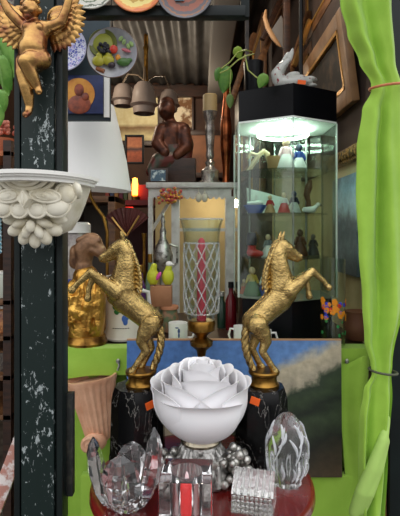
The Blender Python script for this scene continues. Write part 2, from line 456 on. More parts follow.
MB().lathe([(0,z0-.012),(.044,z0-.012),(.046,z0-.006),(.042,z0),(.04,z0+.006),(.036,z0+.010),(0,z0+.010)], 48).build('collar', mat('nickel', (170,160,140), .25, 1), t)
SD = mat('pewter_dark', (186,184,180), .36, .75, (92,90,86), 60, .45, .62, .9, 60, bd=.008)
b = MB(); b.lathe([(0,0),(.068,0),(.072,.010),(.068,.03),(.058,.055),(.046,.075),(.042,z0-.012),(0,z0-.012)], 60, rfun=lambda a, f: 1+.06*math.sin(a*13+f*9)+.04*math.sin(a*7-f*14))
for k in range(18):
    a = k*2*PI/18; b.tube([(.042*math.cos(a),.042*math.sin(a),.075),(.062*math.cos(a+.12),.062*math.sin(a+.12),.045),(.071*math.cos(a+.05),.071*math.sin(a+.05),.008)], [.005,.008,.006], 8)
rbase = b.build('base', SD, t)
for cx, cy, n in ((.080,-.028,44),(-.066,-.036,30),(.02,.06,14)):
    g = MB(); random.seed(int(cx*1000))
    for k in range(n):
        f = k/n
        r_ = .0085+.003*random.random()
        g.ball((cx*(.72+.5*random.random())+.012*random.uniform(-1,1), cy+random.uniform(-.03,.03), .008+.068*(1-f)*random.uniform(.75,1)), r_, seg=12)
    g.build('grape_bunch', SILVER, rbase)
for a in (-2.2,-1.5,-.9):
    mb = MB()
    mb.ball((.052*math.cos(a),.052*math.sin(a),.04),(.022,.006,.03), rot=Euler((.6,0,a+PI/2)))
    mb.build('leaf', SILVER, rbase)

# ------------------------------------------------------------------ hurricane glass with red candle
t = thing('hurricane_candlestick', 'tall cut glass hurricane on a brass stem, red candle inside', 'candle holder', (.004,1.28,TZ))
k = 1.28/F
zt = lambda py: EYE-(py-HZ)*k-TZ
MB().lathe([(0,0),(.055,0),(.056,.01),(.04,.02),(.018,.035),(.011,.06),(.011,.12),(.018,.13),(.011,.14),(.010,zt(357)),(.014,zt(350)),(.03,zt(345)),(.031,zt(341)),(.014,zt(337)),(.018,zt(334)),(.036,zt(330)),(.038,zt(323)),(.034,zt(320)),(0,zt(320))], 40).build('stem', DBRASS, t)
gl = [(.030,zt(321)),(.036,zt(319)),(.045,zt(306)),(.047,zt(285)),(.047,zt(255)),(.048,zt(236)),(.052,zt(227)),(.058,zt(219))]
MB().lathe(gl+[(r-.0026,z) for r,z in gl[::-1]], 48).build('chimney', GLASS, t, label='clear cut glass chimney')
lat = MB()
for sg in (-1,1):
    for i in range(12):
        pts = []
        for j in range(13):
            f = j/12; a = i*2*PI/12+sg*f*1.9
            z = zt(312)+(zt(243)-zt(312))*f; r = .0478-.002*max(0,.15-f)*8
            pts.append((r*math.cos(a), r*math.sin(a), z))
        lat.tube(pts, .0018, 5)
for py in (312,243): lat.tube([((.0475 if py<300 else .0455)*math.cos(a*PI/16),(.0475 if py<300 else .0455)*math.sin(a*PI/16),zt(py)) for a in range(32)], .0016, 5, closed=True)
lat.tube([(.058*math.cos(a*PI/24),.058*math.sin(a*PI/24),zt(219)) for a in range(48)], .0016, 6, closed=True)
lat.build('cut_pattern', crystal('cut_glass', (248,250,250), .2, 1.35, tr=.84), t)
MB().lathe([(0,zt(320)),(.0128,zt(320)),(.0118,zt(270)),(.0095,zt(241)),(.004,zt(238)),(0,zt(237.5))], 24).build('candle', RED, t, label='tall dark red candle')

# ------------------------------------------------------------------ crystal lotus holder
t = thing('crystal_lotus', 'faceted clear crystal lotus candle holder at the left edge of the red table', 'candle holder', (-.150,.988,TZ))
def blade(L, w, th):
    # a pointed faceted crystal petal along +Z, facing -Y
    mb = MB()
    prof = [(0,.4),(.12,.78),(.32,1.0),(.58,1.0),(.78,.84),(.92,.52),(1.0,.12)]
    rows = []
    for f, s in prof:
        z = L*f; ww = w*s; y = -th*.25*math.sin(f*PI)
        rows.append([mb.bm.verts.new(v) for v in ((-ww,y,z),(-ww*.35,y-th*.6*max(s,.1),z),(ww*.35,y-th*.6*max(s,.1),z),(ww,y,z),(0,y+th*.5*max(s,.1),z))])
    for a, b in zip(rows, rows[1:]):
        for i in range(5): mb.bm.faces.new((a[i], a[(i+1)%5], b[(i+1)%5], b[i]))
    mb.bm.faces.new(rows[0]); mb.bm.faces.new(rows[-1][::-1])
    return mb
for i, (ang, L, tilt, w) in enumerate(((D(-94),.128,.22,.040),(D(-160),.150,.26,.044),(D(-18),.165,.18,.036),(D(88),.105,.3,.036))):
    o = blade(L, w, .032).build('petal', CRYS, t, smooth=False)
    r0 = .03
    o.location = (r0*math.cos(ang), r0*math.sin(ang), .006)
    o.rotation_euler = Euler((tilt, 0, ang+PI/2), 'XYZ')
MB().lathe([(0,0),(.03,0),(.038,.012),(.035,.03),(.022,.036),(0,.034)], 8).build('core', CRYS, t, smooth=False)

# ------------------------------------------------------------------ glass cube with red candle
t = thing('glass_cube_holder', 'thick clear glass cube holding a small red candle, front of the red table', 'candle holder', (-.026,.952,TZ), D(-3))
mb = MB(); h = .092; a = .05
ow = [(-a,-a),(a,-a),(a,a),(-a,a)]
mb.box((0,0,h/2),(2*a,2*a,h), bevel=.004)
mb.build('cube', CRYS, t)
cav = MB(); cav.lathe([(0,.012),(.027,.012),(.029,.02),(.031,h-.002),(0,h-.002)], 32)
# hollow: cylinder of air inside the block
air = cav.build('well', crystal('air_gap', ior=1/1.6), t)
rc = MB().lathe([(0,.0135),(.0195,.0135),(.0195,.066),(.018,.068),(0,.066)], 32).build('candle', mat('red_candle', (236,26,26), .35, emit=.25), t, label='small red pillar candle')
MB().lathe([(0,.066),(.004,.068),(.0055,.076),(.003,.084),(0,.089)], 16).build('flame', mat('pale_flame', (246,210,214), .3, emit=.6), rc, label='pale plastic flame')

# ------------------------------------------------------------------ pressed glass house block
t = thing('pressed_glass_box', 'small pressed glass block with a sloping ribbed top, beside the crystal egg', 'paperweight', (.112,.99,TZ), D(-14))
w, dpt = .042, .036
mb = MB()
mb.prism([(-dpt,0),(dpt,0),(dpt,.05),(dpt*.2,.072),(-dpt,.038)], -w, w, Matrix.Rotation(PI/2,4,'Z') @ Matrix.Scale(1,4))
FROST = crystal('pressed_glass', (250,250,248), .03, 1.55, .25, 160, tr=.985)
mb.build('block', FROST, t, smooth=False)
mb = MB()
for i in range(6):
    x = -w+.007+i*(2*w-.014)/5
    mb.tube([(x,-dpt,.04),(x,-dpt*.2 ,.055),(x,dpt*.2,.0725)], .003, 6)
for i in range(9):
    for j in range(4):
        mb.ball((-w+.006+i*(2*w-.012)/8,-dpt-.0005,.006+j*.009), .004, seg=8)
mb.build('ribbing', FROST, t)

# ------------------------------------------------------------------ crystal egg
t = thing('crystal_egg', 'large cut crystal egg on a small foot at the right of the red table', 'ornament', (.196,1.08,TZ))
FOOT = crystal('cut_crystal', ior=1.52)
pr = []
for i in range(25):
    f = i/24; a = f*PI
    r = .047*math.sin(a)*(1+.12*math.cos(a)); z = -.008+.083*(1-math.cos(a))
    pr.append((max(r,0) if 0 < i < 24 else 0, z))
pr = [(0,0),(.030,0),(.032,.003),(.033,.014)] + [q for q in pr if q[1] > .026]
def eggf(a, f): return 1+(.035*math.cos(a*12) if f < .42 else .012*math.cos(a*7+f*20)+.012*math.cos(a*5-f*26))
MB().lathe(pr, 96, rfun=eggf).build('egg', crystal('egg_crystal', ior=1.52, bump=.3, bs=60, tr=.985), t)
lf = MB()
def egr(z): 
    c_ = max(-1, min(1, 1-(z+.008)/.083)); a_ = math.acos(c_); return .047*math.sin(a_)*(1+.12*math.cos(a_))
for i in range(6):
    a = i*2*PI/6-PI/2+.2
    for (a0, z_0, da, dz, w_) in ((0,.06,.5,.075,.0022),(.1,.078,-.35,.035,.0035),(.25,.095,.35,.03,.0035),(.38,.113,-.2,.026,.0035),(-.1,.022,.0,.03,.003),(.4,.022,.0,.034,.003)):
        pts = []
        for m_ in range(9):
            f = m_/8; z_ = z_0+dz*f; an = a+a0+da*f+.12*math.sin(f*PI); r_ = egr(z_)+.0004
            pts.append((r_*math.cos(an), r_*math.sin(an), z_))
        lf.tube(pts, [w_*(.25+.75*math.sin(PI*(.08+.84*q_/8))) for q_ in range(9)], 6)
lf.build('leaf_cuts', crystal('frosted_cut', (246,248,252), .3, tr=.55), t, label='frosted leaf cuts')

# ------------------------------------------------------------------ peach fluted wall pocket
q = W(97, 450, 1.33)
t = thing('fluted_wall_pocket', 'peach fluted plaster bracket hanging low between post and table', 'bracket', (q.x,1.385,q.z), rot=(0,D(-9),0))
PEACH = mat('peach_plaster', (234,184,150), .5, 0, (214,158,124), 18)
k = 1.33/F
pf = [(0,0),(.5*14*k,0),(15*k,.02),(17*k,.06),(21*k,.12),(24*k,.165),(27*k,.18),(27*k,.188),(24*k,.188),(22*k,.175),(0,.172)]
mb = MB(); mb.lathe(pf, 120, M=Matrix.Diagonal((1,.72,1,1)), rfun=lambda a, f: 1+(.045*math.cos(a*22) if .15 < f < .55 else 0)); mb.build('fluted_body', PEACH, t)
mb = MB(); pts = []
for i in range(30):
    f = i/29; a = f*3.6*PI; r = .022*(1-f*.85); pts.append((-.022+r*math.cos(a), -.045, .012+r*math.sin(a)))
mb.tube(pts, .008, 8); mb.ball((-.01,-.03,.012),(.035,.02,.026)); mb.build('scroll_foot', PEACH, t)

# ------------------------------------------------------------------ curtain on the right
def interp(tab, z):
    if z <= tab[0][0]: return tab[0][1]
    for (a, va), (b, vb) in zip(tab, tab[1:]):
        if z <= b:
            f = (z-a)/(b-a); f = f*f*(3-2*f); return va+(vb-va)*f
    return tab[-1][1]
CD = 1.2
Lt = [(-40,336),(0,342),(30,349),(60,361),(84,372),(90,372),(110,363),(150,357),(200,355),(250,357),(300,361),(340,364),(366,371),(374,372),(390,364),(420,360),(460,359),(530,360)]
Rt = [(-40,392),(0,393),(60,397),(87,402),(120,403),(200,407),(300,405),(366,393),(374,392),(400,394),(460,390),(530,386)]
At = [(-40,1),(50,.9),(87,.3),(130,.8),(220,1),(320,.8),(370,.25),(420,.8),(530,1)]
def cur(u, v, off):
    py = -40+862*v
    l = interp(Lt, py); r = interp(Rt, py); a = interp(At, py)
    ph = 2.0+.004*py
    w = u + .03*math.sin(u*9+py*.01)
    y = CD+a*(.017*math.sin(w*11+ph)+.006*math.sin(w*19-py*.008)+.007*math.sin(w*6+py*.018))
    px = l+(r-l)*u
    x = (px-200)/F*CD
    return Vector((x, y+off*.002, EYE-(py-HZ)/F*CD))
t = thing('curtain', 'lime green curtain gathered at the right side of the window', 'curtain', (0,0,0))
MB().grid(cur, 110, 260, 1).build('cloth', GREEN, t, smooth=80)
rope = MB(); pts = []
for i in range(24):
    a = i*2*PI/24; c = W(388, 87-2*math.cos(a), CD); pts.append((c.x+.045*math.cos(a), CD+.034*math.sin(a), c.z+.002*math.sin(a)))
rope.tube(pts, .0035, 8, closed=True); rope.build('tie', mat('copper_cord', (190,112,70), .5), t, label='copper coloured cord tie')
rope = MB(); pts = []
for i in range(24):
    a = i*2*PI/24; c = W(383, 371, CD); pts.append((c.x+.034*math.cos(a), CD+.03*math.sin(a), c.z-.004*math.cos(a)))
rope.tube(pts, .003, 8, closed=True); rope.build('tie', mat('dark_cord', (70,74,52), .6), t, label='thin dark cord tie')
# swag wrapped at the bottom
sw = MB(); sw.caps([(*W(354,512,CD-.004), .014), (*W(362,492,CD-.016), .017), (*W(373,468,CD-.018), .017), (*W(383,440,CD-.014), .013), (*W(388,418,CD-.002), .007)], 16)
sw.caps([(*W(362,512,CD-.006), .010), (*W(370,494,CD-.022), .011), (*W(380,468,CD-.020), .010), (*W(388,440,CD-.010), .006)], 14)
sw.body('swag', mat('pale_lime_lining', (164,198,100), .7), t, .004, 5)['label'] = 'paler lining fold swept across the curtain'
def drop(u, v, off):
    py = 360+5*math.sin(u*5+.6)+405*v; w_ = min(1,v*2.1)
    px = 341+14*w_*w_+(27-3*w_)*u
    y = 1.368+.012*math.sin(u*5.2+.6+w_*2.4)+.006*math.sin(u*11-w_*4)*w_
    return Vector(((px-200)/F*1.37, y+off*.002, EYE-(py-HZ)/F*1.37))
mb = MB(); mb.grid(drop, 50, 80, 1)
tag(mb.build('green_cloth', GREEN, smooth=80), 'narrow lime green cloth hanging beside the right edge of the landscape painting', 'cloth')

# ------------------------------------------------------------------ white carved bracket on the post
t = thing('wall_bracket', 'white carved bracket shelf with petal carving fixed to the green post', 'bracket', (-.318,.998,0))
zb = 1.606
def half(aa, bb, n=40): return [(aa*math.cos(PI+PI*i/n), bb*math.sin(PI+PI*i/n)) for i in range(n+1)]
def slab(mb, aa, bb, z0_, z1_):
    o = half(aa, bb); A = [mb.bm.verts.new((x,y,z0_)) for x,y in o]; B = [mb.bm.verts.new((x,y,z1_)) for x,y in o]
    mb.bm.faces.new(A); mb.bm.faces.new(B[::-1]); n = len(o)
    for i in range(n): mb.bm.faces.new((A[i],B[i],B[(i+1)%n],A[(i+1)%n]))
mb = MB(); slab(mb,.108,.168,zb-.007,zb); slab(mb,.104,.163,zb-.011,zb-.007); slab(mb,.1,.157,zb-.018,zb-.011)
mb.build('shelf_top', mat('white_paint', (232,230,224), .45), t)
mb = MB()
def lobe(x, y, z, rx, rz, tilt, ry=.012, lean=.5):
    mb.ball((x,y,z),(rx,ry,rz), rot=Euler((lean,tilt,0)), seg=18)
mb.lathe([(0,-.12),(.022,-.118),(.05,-.106),(.066,-.08),(.078,-.05),(.088,-.018),(0,-.018)], 48, M=Matrix.Translation((0,0,zb)) @ Matrix.Diagonal((1,1.16,1,1)))
mb.build('core', PLASTER, t)
BK = .0019
def bx_(px): return (px-37)*BK
def bz_(py): return zb-(py-174)*BK
def surf(x, z):      # depth of the carving in front of the post
    f = (zb-z)
    r = max(0, 1-(x/.098)**2)**.5
    return -(.035+.085*r*max(.35, 1-max(0,f-.03)*4.2))
def scroll(mb, px, py, rx, rz, tilt=0, ring=True, th=.010, n=2):
    x, z = bx_(px), bz_(py); y = surf(x, z)
    mb.ball((x,y,z),(rx*BK,th,rz*BK), rot=Euler((-.25,tilt,x*6)), seg=20)
    for q_ in range(n if ring else 0):
        f = 1-.45*q_; pts = []
        for i in range(24):
            a = i*2*PI/24; u_, w_ = rx*BK*f*math.cos(a), rz*BK*f*math.sin(a)
            X = x+u_*math.cos(tilt)+w_*math.sin(tilt); Z = z-u_*math.sin(tilt)+w_*math.cos(tilt)
            pts.append((X, y-.003-.006*(1-f)+(X-x)*x*6, Z))
        mb.tube(pts, .0032, 6, closed=True)
mb = MB()
for q_ in range(4):
    r_ = 9+6*q_
    mb.tube([(bx_(37)+r_*BK*math.cos(PI+PI*i/20), surf(0,bz_(180))-.012+.006*q_+.0, bz_(177)+r_*.62*BK*math.sin(PI+PI*i/20)) for i in range(21)], .0042, 8)
for s_ in (-1,1):
    scroll(mb, 37+s_*17, 196.5, 14, 6, s_*.12, n=3)
    scroll(mb, 37+s_*8.5, 209.5, 8.5, 8, s_*.3, n=2)
    scroll(mb, 37+s_*27, 206.5, 12, 10, -s_*.35, n=2, th=.014)
    scroll(mb, 37+s_*35, 194, 9, 10, -s_*.3, n=1, th=.014)
    scroll(mb, 37+s_*43, 190, 5.5, 9, -s_*.3, ring=False, th=.02)
x, z = 0, bz_(200)
mb.prism([(0,z-.016),(.011,z),(0,z+.016),(-.011,z)], -.138, -.10); mb.ball((0,-.138,z),(.003,.005,.012))
mb.build('scroll_carving', PLASTER, t)
mb = MB()
def pet(px, py, ang, L, w_, y): mb.ball((bx_(px),y,bz_(py)),(L*BK,.012,w_*BK), rot=Euler((0,ang,0)), seg=20)
for px, py, ang, L, w_ in ((37,239,PI/2,9.5,6.5),(27,236,PI*.64,9.5,6.5),(47,236,PI*.36,9.5,6.5),(18,229,PI*.84,9.5,6.5),(56,229,PI*.16,9.5,6.5),(13,219,PI*.97,9,5.5),(61,219,PI*.03,9,5.5)): pet(px,py,ang,L,w_,-.072)
for px, py, ang, L, w_ in ((31,231,PI*.62,8,4.5),(43,231,PI*.38,8,4.5),(25,223,PI*.88,9,4.5),(49,223,PI*.12,9,4.5)): pet(px,py,ang,L,w_,-.086)
mb.ball((0,-.098,bz_(226)),(.009,.008,.012)); mb.ball((0,-.035,bz_(222)),(.046,.04,.026))
mb.build('flower_carving', PLASTER, t)
mb = MB(); x0 = -.096
for i in range(16): mb.ball((x0,-.06,zb-.035-.0075*i),.0045, seg=8)
mb.tube([(x0,-.06,zb-.016),(x0,-.06,zb-.15)], .001, 6)
tag(mb.build('bead_string', mat('turquoise_beads', (70,140,160), .3, 0, (200,220,225), 130, .45, .55), loc=(-.29-.0,.985,0)), 'turquoise bead string hanging from the left of the white bracket', 'beads')

# ------------------------------------------------------------------ cherub
CS = .95/F
CH = mat('red_gold', (186,146,88), .27, .95, (122,70,54), 18, .42, .64, .25, 60)
q = W(28, 117, .955)
t = thing('cherub_figure', 'gilded winged cherub with raised arms fixed high on the green post', 'statue', (q.x,.966,q.z))
def cp(px, py, dy=0, r=1): return ((px-28)*CS, dy*CS, (117-py)*CS, r*CS*1.13)
b = MB()
b.caps([cp(31,19,-2,5), cp(34,26,0,9)], 14)
b.caps([cp(28,27,0,8.5), cp(40,27,0,8.5)], 14)
b.caps([cp(34,30,0,11), cp(33,40,-2,11.5), cp(32,48,-4,12.5), cp(31,57,0,12.5)], 18)
b.ball(cp(28,27,-8)[:3], 4.5*CS); b.ball(cp(40,28,-8)[:3], 4.5*CS)
b.ball(cp(30,8,-4)[:3], (9.6*CS,9.6*CS,10.6*CS))
b.ball(cp(24.5,11,-10)[:3], 3.6*CS); b.ball(cp(33,11.5,-10)[:3], 3.6*CS); b.ball(cp(28,9.5,-14)[:3], 1.7*CS); b.ball(cp(28,14,-12)[:3], (2.4*CS,1.4*CS,1.1*CS))
b.ball(cp(28.5,17,-9)[:3], 3*CS); b.ball(cp(40,9,-3)[:3], (1.5*CS,2.5*CS,3*CS))
b.caps([cp(25,25,0,6.2), cp(17,19,-2,5), cp(9,11,-4,4.5), cp(4,2,-5,3.8), cp(0,-8,-6,3.2), cp(-1,-12,-6,3.8)], 14)
b.caps([cp(43,25,0,6.2), cp(52,24,-2,5), cp(61,21,-4,4.6), cp(66,10,-5,3.9), cp(70,-4,-6,3.3), cp(71,-9,-6,3.8)], 14)
b.caps([cp(24,60,0,9.5), cp(23,72,-2,8), cp(25,85,-4,6), cp(27,95,-2,5.5), cp(28,106,-1,3.6), cp(27,112,-3,3.6), cp(26,115,-7,3)], 14)
b.caps([cp(40,58,-2,9.5), cp(34,62,-12,8.5), cp(29,65,-16,6.8), cp(34,78,-10,6), cp(38,88,-6,3.8), cp(40,92,-8,3.3)], 14)
chb = b.body('body', CH, t, .0019, 3)
hr = MB(); random.seed(3)
for i in range(46):
    a = random.uniform(0, 2*PI); e = random.uniform(.1, 1.35)
    rr = 10.2*CS
    x, y, z, _ = cp(30,7,-4)
    yy = math.sin(a)*math.cos(e)*rr
    if yy < -.35*rr and e < .75: continue
    hr.ball((x+math.cos(a)*math.cos(e)*rr, y+yy, z+math.sin(e)*rr), 2.3*CS, seg=8)
hr.body('hair', CH, chb, .0016, 1)
for s, cx, cy in ((1,46,16),(-1,22,16)):
    wg = MB()
    for lay, (n, L, wd) in enumerate(((12,38,4.6),(10,28,4.6),(7,18,5))):
        for i in range(n):
            f = i/(n-1); an = math.radians(42-125*f)
            Lx = L*(1-.25*f)
            x, y, z, _ = cp(cx+s*math.cos(an)*Lx*.55, cy-math.sin(an)*Lx*.55, 12-3.5*lay-3*math.sin(f*PI))
            wg.ball((x,y,z),(Lx*.52*CS,1.6*CS,wd*CS), rot=Euler((.25,(-an if s > 0 else PI+an),0)), seg=12)
    x, y, z, _ = cp(cx+s*10, cy-4, 14); wg.ball((x,y,z),(17*CS,2.2*CS,15*CS), rot=Euler((.25,.5*s,0)))
    wg.body('wing', CH, t, .0016, 0)

# ------------------------------------------------------------------ plates
def plate(name, label, px, py, d, rpx, m, rim=None, group=None, tilt=0, flat=False):
    q = W(px, py, d); R = rpx*S(d)
    t = thing(name, label, 'plate', q, group=group, rot=(PI/2+tilt,0,0))
    MB().lathe([(0,-.006),(R*.55,-.006),(R*.97,.006),(R,.009),(R*.985,.012),(R*.9,.009),(R*.6,.001),(0,0)], 64).build('dish', m, t)
    if rim: MB().tube([(R*.985*math.cos(a*PI/32),R*.985*math.sin(a*PI/32),.010) for a in range(64)], R*.03, 8, closed=True).build('rim', rim, t)
    return t, R
G = 'decorated plates around the crossbar'
pl, R = plate('plate', 'white plate with green and grey pattern above the crossbar, cut by the top edge', 91, -15, 1.097, 26, rings('floral_white', [(0,(230,228,216)),(.62,(110,130,96)),(.7,(228,226,214)),(.86,(120,126,110)),(.94,(226,224,214))], 26*S(1.09), noise_amt=.5, ns=70), group=G)
pl, R = plate('plate', 'orange rimmed plate with yellow relief, middle one above the crossbar', 137, -13, 1.097, 27, rings('sunny', [(0,(214,184,76)),(.35,(190,150,60)),(.55,(226,206,120)),(.8,(222,150,70)),(.9,(208,112,58))], 27*S(1.09), noise_amt=.4, ns=60), mat('orange_rim', (206,120,66), .4), G)
pl, R = plate('plate', 'terracotta plate with grey rim and pale blue square, rightmost on the crossbar', 185, -8, 1.097, 28.5, rings('terra', [(0,(140,72,54)),(.38,(90,66,62)),(.5,(140,76,54)),(.72,(86,76,80)),(.84,(140,90,54)),(.9,(88,86,92))], 28.5*S(1.09), noise_amt=.22, ns=90), group=G)
MB().box((-.012,-.003,.003),(.02,.036,.004)).build('blue_square', mat('pale_blue', (120,160,178), .4), pl, label='pale blue painted square')
for pxx in (91,137,185):
    pass
# blue mosaic plate
def mosaic():
    m, nt, b = newmat('blue_mosaic'); b.inputs['Roughness'].default_value = .35
    t = nt.nodes.new('ShaderNodeTexCoord'); g = nt.nodes.new('ShaderNodeTexVoronoi'); g.inputs['Scale'].default_value = 120
    nt.links.new(t.outputs['Object'], g.inputs['Vector'])
    sp = nt.nodes.new('ShaderNodeSeparateColor'); nt.links.new(g.outputs['Color'], sp.inputs[0])
    c = ramp(nt, sp.outputs[0], [(0,lin((74,84,160))),(.3,lin((120,122,190))),(.55,lin((190,192,214))),(.7,lin((56,68,136))),(.88,lin((170,150,196)))], 'CONSTANT')
    d = nt.nodes.new('ShaderNodeTexVoronoi'); d.feature = 'DISTANCE_TO_EDGE'; d.inputs['Scale'].default_value = 120; nt.links.new(t.outputs['Object'], d.inputs['Vector'])
    e = ramp(nt, d.outputs['Distance'], [(0,lin((225,225,228))),(.08,(1,1,1,1))])
    mx = nt.nodes.new('ShaderNodeMix'); mx.data_type = 'RGBA'; gt = nt.nodes.new('ShaderNodeMath'); gt.operation = 'LESS_THAN'; gt.inputs[1].default_value = .05
    nt.links.new(d.outputs['Distance'], gt.inputs[0]); nt.links.new(gt.outputs[0], mx.inputs[0]); nt.links.new(c, mx.inputs[6]); mx.inputs[7].default_value = lin((222,222,226))
    nt.links.new(mx.outputs[2], b.inputs['Base Color']); return m
BOARD = mat('teal_board', (42,58,66), .6, 0, (32,44,52), 6)
q0 = W(85, 50, 1.42)
tag(MB().box((q0.x,1.42,q0.z-.05),(.15,.02,.32), bevel=.002).tube([(q0.x-.06,1.42,q0.z+.105),(q0.x-.06,1.42,2.85)],.0015,6).tube([(q0.x+.06,1.42,q0.z+.105),(q0.x+.06,1.42,2.85)],.0015,6).build('display_board', BOARD), 'dark teal display board behind the post and the hanging plates', 'board')
pl, R = plate('plate', 'blue and white mosaic plate half hidden behind the green post', 64, 49, 1.38, 23, mosaic(), mat('lilac_rim', (176,176,200), .4), G)
# fruit relief plate
pl, R = plate('plate', 'round grey wall plate with fruit in relief, hanging from the crossbar', 113, 54, 1.17, 25, mat('grey_glaze', (196,196,198), .35, 0, (168,168,176), 26), mat('brown_rim', (110,84,70), .5), G)
YG = mat('olive_glaze', (160,164,60), .35); 
MB().lathe([(0,0),(.022,0),(.027,.004),(.026,.006),(.021,.003),(0,.002)], 36, c=(-.018,.018,.004)).build('painted_bowl', mat('dark_olive', (110,116,50), .35), pl, label='olive green relief bowl')
MB().lathe([(0,0),(.02,0),(.018,.003),(0,.005)], 36, c=(-.018,.018,.005)).build('lemon', YG, pl)
mb = MB(); random.seed(9)
for i in range(16): mb.ball((-.013+random.uniform(-.012,.012),.008+random.uniform(-.009,.009),.012),.004, seg=8)
mb.build('grape_bunch', mat('black_grape', (26,26,34), .3), pl)
for x, y, r in ((-.026,-.016,.012),(-.008,-.014,.012)):
    mb = MB(); mb.ball((x,y,.009),(r,r*.85,.007)); mb.ball((x+.001,y+.009,.009),(r*.5,r*.6,.005)); mb.build('pear', mat('pear', (176,170,50), .35), pl)
mb = MB(); mb.ball((.021,-.018,.009),(.013,.008,.007)); mb.ball((.032,-.014,.008),(.006,.004,.004)); mb.build('avocado', mat('green_fruit', (70,110,50), .3), pl)
mb = MB(); mb.ball((.003,.005,.012),(.008,.008,.006)); mb.build('tomato', mat('tomato', (206,60,40), .3), pl)
mb = MB(); mb.ball((-.001,-.024,.01),(.007,.006,.006)); mb.build('plum', mat('plum', (52,40,48), .3), pl)
mb = MB(); mb.ball((.011,-.010,.01),(.005,.006,.005)); mb.build('apricot', mat('apricot', (226,150,50), .3), pl)
mb = MB()
for x, y in ((.022,.02),(.03,.012),(.036,.016),(.016,.026)): mb.ball((x,y,.009),(.006,.004,.003), rot=Euler((0,0,x*60)), seg=8)
mb.build('leaf', mat('pale_leaf', (150,180,110), .4), pl)
mb = MB(); mb.ball((.026,.004,.009),(.01,.0035,.003), rot=Euler((0,0,-.3)), seg=8); mb.build('flower', mat('pink_glaze', (200,110,120), .4), pl)
mb = MB(); mb.tube([(-.03,-.03,.009),(-.015,-.036,.01)], .004); mb.build('bread', mat('brown_glaze', (140,84,50), .4), pl)
for ch in list(pl.children):
    if ch.name.split('.')[0] not in ('dish','rim'): ch.scale = (1.28,1.28,1.1)
mb = MB(); mb.tube([(0,R*.96,.006),(0,R+.066,.02),(0,R+.07,.034)], .0012, 6); mb.build('hanging_wire', BLACKM, pl)

# ------------------------------------------------------------------ icon plaque
q = W(82, 95, 1.404)
t = thing('icon_plaque', 'small painted icon with gold halo on deep blue ground, above the lampshade', 'picture', (q.x,1.403,q.z))
MB().box((0,0,0),(.125,.012,.112), bevel=.002).build('panel', mat('icon_blue', (40,52,100), .5, 0, (28,38,78), 20), t)
MB().lathe([(0,0),(.047,0),(.047,.002),(0,.002)], 40, c=(-.008,-.006,-.0), M=Matrix.Rotation(PI/2,4,'X')).build('halo', mat('icon_gold', (212,150,60), .4, .2, (190,120,44), 30), t)
mb = MB(); mb.ball((-.006,-.009,.012),(.014,.004,.018)); mb.ball((-.006,-.008,-.03),(.034,.004,.028)); mb.ball((.012,-.01,-.008),(.011,.004,.012)); mb.build('painted_figures', mat('icon_brown', (150,72,44), .5, 0, (96,44,34), 40), t)
MB().box((.072,.004,-.005),(.016,.008,.12)).build('pale_edge', WHITE, t)

# ------------------------------------------------------------------ white lamp
LD = 1.66; k = LD/F
q = W(82, 188, LD)
t = thing('table_lamp', 'lamp with large white conical shade and curved brass stem beside the green post', 'lamp', (q.x+.075,LD,SZ))
def shade():
    m, nt, b = newmat('shade_fabric'); b.inputs['Base Color'].default_value = lin((248,247,244)); b.inputs['Roughness'].default_value = .8
    b.inputs['Transmission Weight'].default_value = 0
    bumpn(nt, b, noise(nt, texco(nt,(1,1,.2)), 40), .15); return m
H = (190-106)*k; zc = q.z-SZ
def shp():
    return [(49*k,0),(48*k,H*.06),(42.5*k,H*.35),(33.5*k,H*.72),(26*k,H)]
o = MB().lathe(shp()+[(r-.002,z) for r,z in shp()[::-1]]+[(49*k,0)], 64).build('lampshade', shade(), t, loc=(-.075,0,zc), rot=(0,D(4),0))
st = [(-.05,0,zc+.05),(-.05,0,zc),(-.045,0,zc-.03),(-.03,0,zc-.06),(.0,0,zc-.10),(.012,0,zc-.15),(.012,0,.2),(.01,0,.06),(0,0,.02)]
MB().tube(st, .006, 10).build('stem', DBRASS, t)
MB().lathe([(0,0),(.045,0),(.045,.01),(.02,.022),(.01,.03),(0,.03)], 32).build('base', DBRASS, t)

# ------------------------------------------------------------------ gold draped bust on shelf
q = W(87, 346, 1.46); k = 1.46/F
t = thing('gold_bust', 'gold sculpted bust with brown draped head between post and left horse', 'statue', (q.x,1.46,SZ))
GB = mat('crumpled_gold', (226,176,84), .3, .9, (164,112,46), 26, .4, .66, .9, 34, bd=.012)
g = lambda px, py, dy, r: ((px-87)*k, dy*k, (346-py)*k, r*k)
b = MB()
b.caps([g(86,338,0,17), g(87,322,0,18), g(89,306,0,17), g(89,292,0,16), g(86,280,0,13)], 20)
b.caps([g(76,288,-6,7), g(72,300,-10,6), g(80,312,-16,5)], 12)
b.caps([g(98,284,-6,8), g(96,296,-14,5), g(90,306,-18,4)], 12)
for i in range(14):
    b.tube([g(72+i*2.3,334-random.random()*30,-16,0)[:3], g(76+i*2.1,322-random.random()*30,-18,0)[:3], g(74+i*2.2,300-random.random()*20,-16,0)[:3]], 1.7*k, 8)
b.body('torso', GB, t, .0028, 2)
MB().lathe([(0,0),(20*k,0),(20.5*k,.008),(19*k,.016),(18*k,.026),(0,.026)], 40).build('base', GOLDF, t)
b = MB(); b.caps([g(84,275,0,9), g(84,264,0,8), g(85,252,0,11), g(92,246,-2,11), g(100,253,-3,7)], 16)
b.caps([g(76,254,2,7), g(74,266,4,6)], 12); b.caps([g(94,252,-10,3), g(103,258,-6,3)], 8); b.caps([g(80,243,-6,3), g(90,238,-8,3), g(100,243,-7,3)], 8)
b.body('draped_head', mat('brown_bronze', (150,112,80), .45, .3, (92,62,42), 30, .4, .65, .4, 60), t, .0028, 2)
q = W(76, 340, 1.66)
t = thing('ceramic_jar', 'grey ceramic jar with white lid and blue band behind the gold bust', 'jar', (q.x,1.66,SZ))
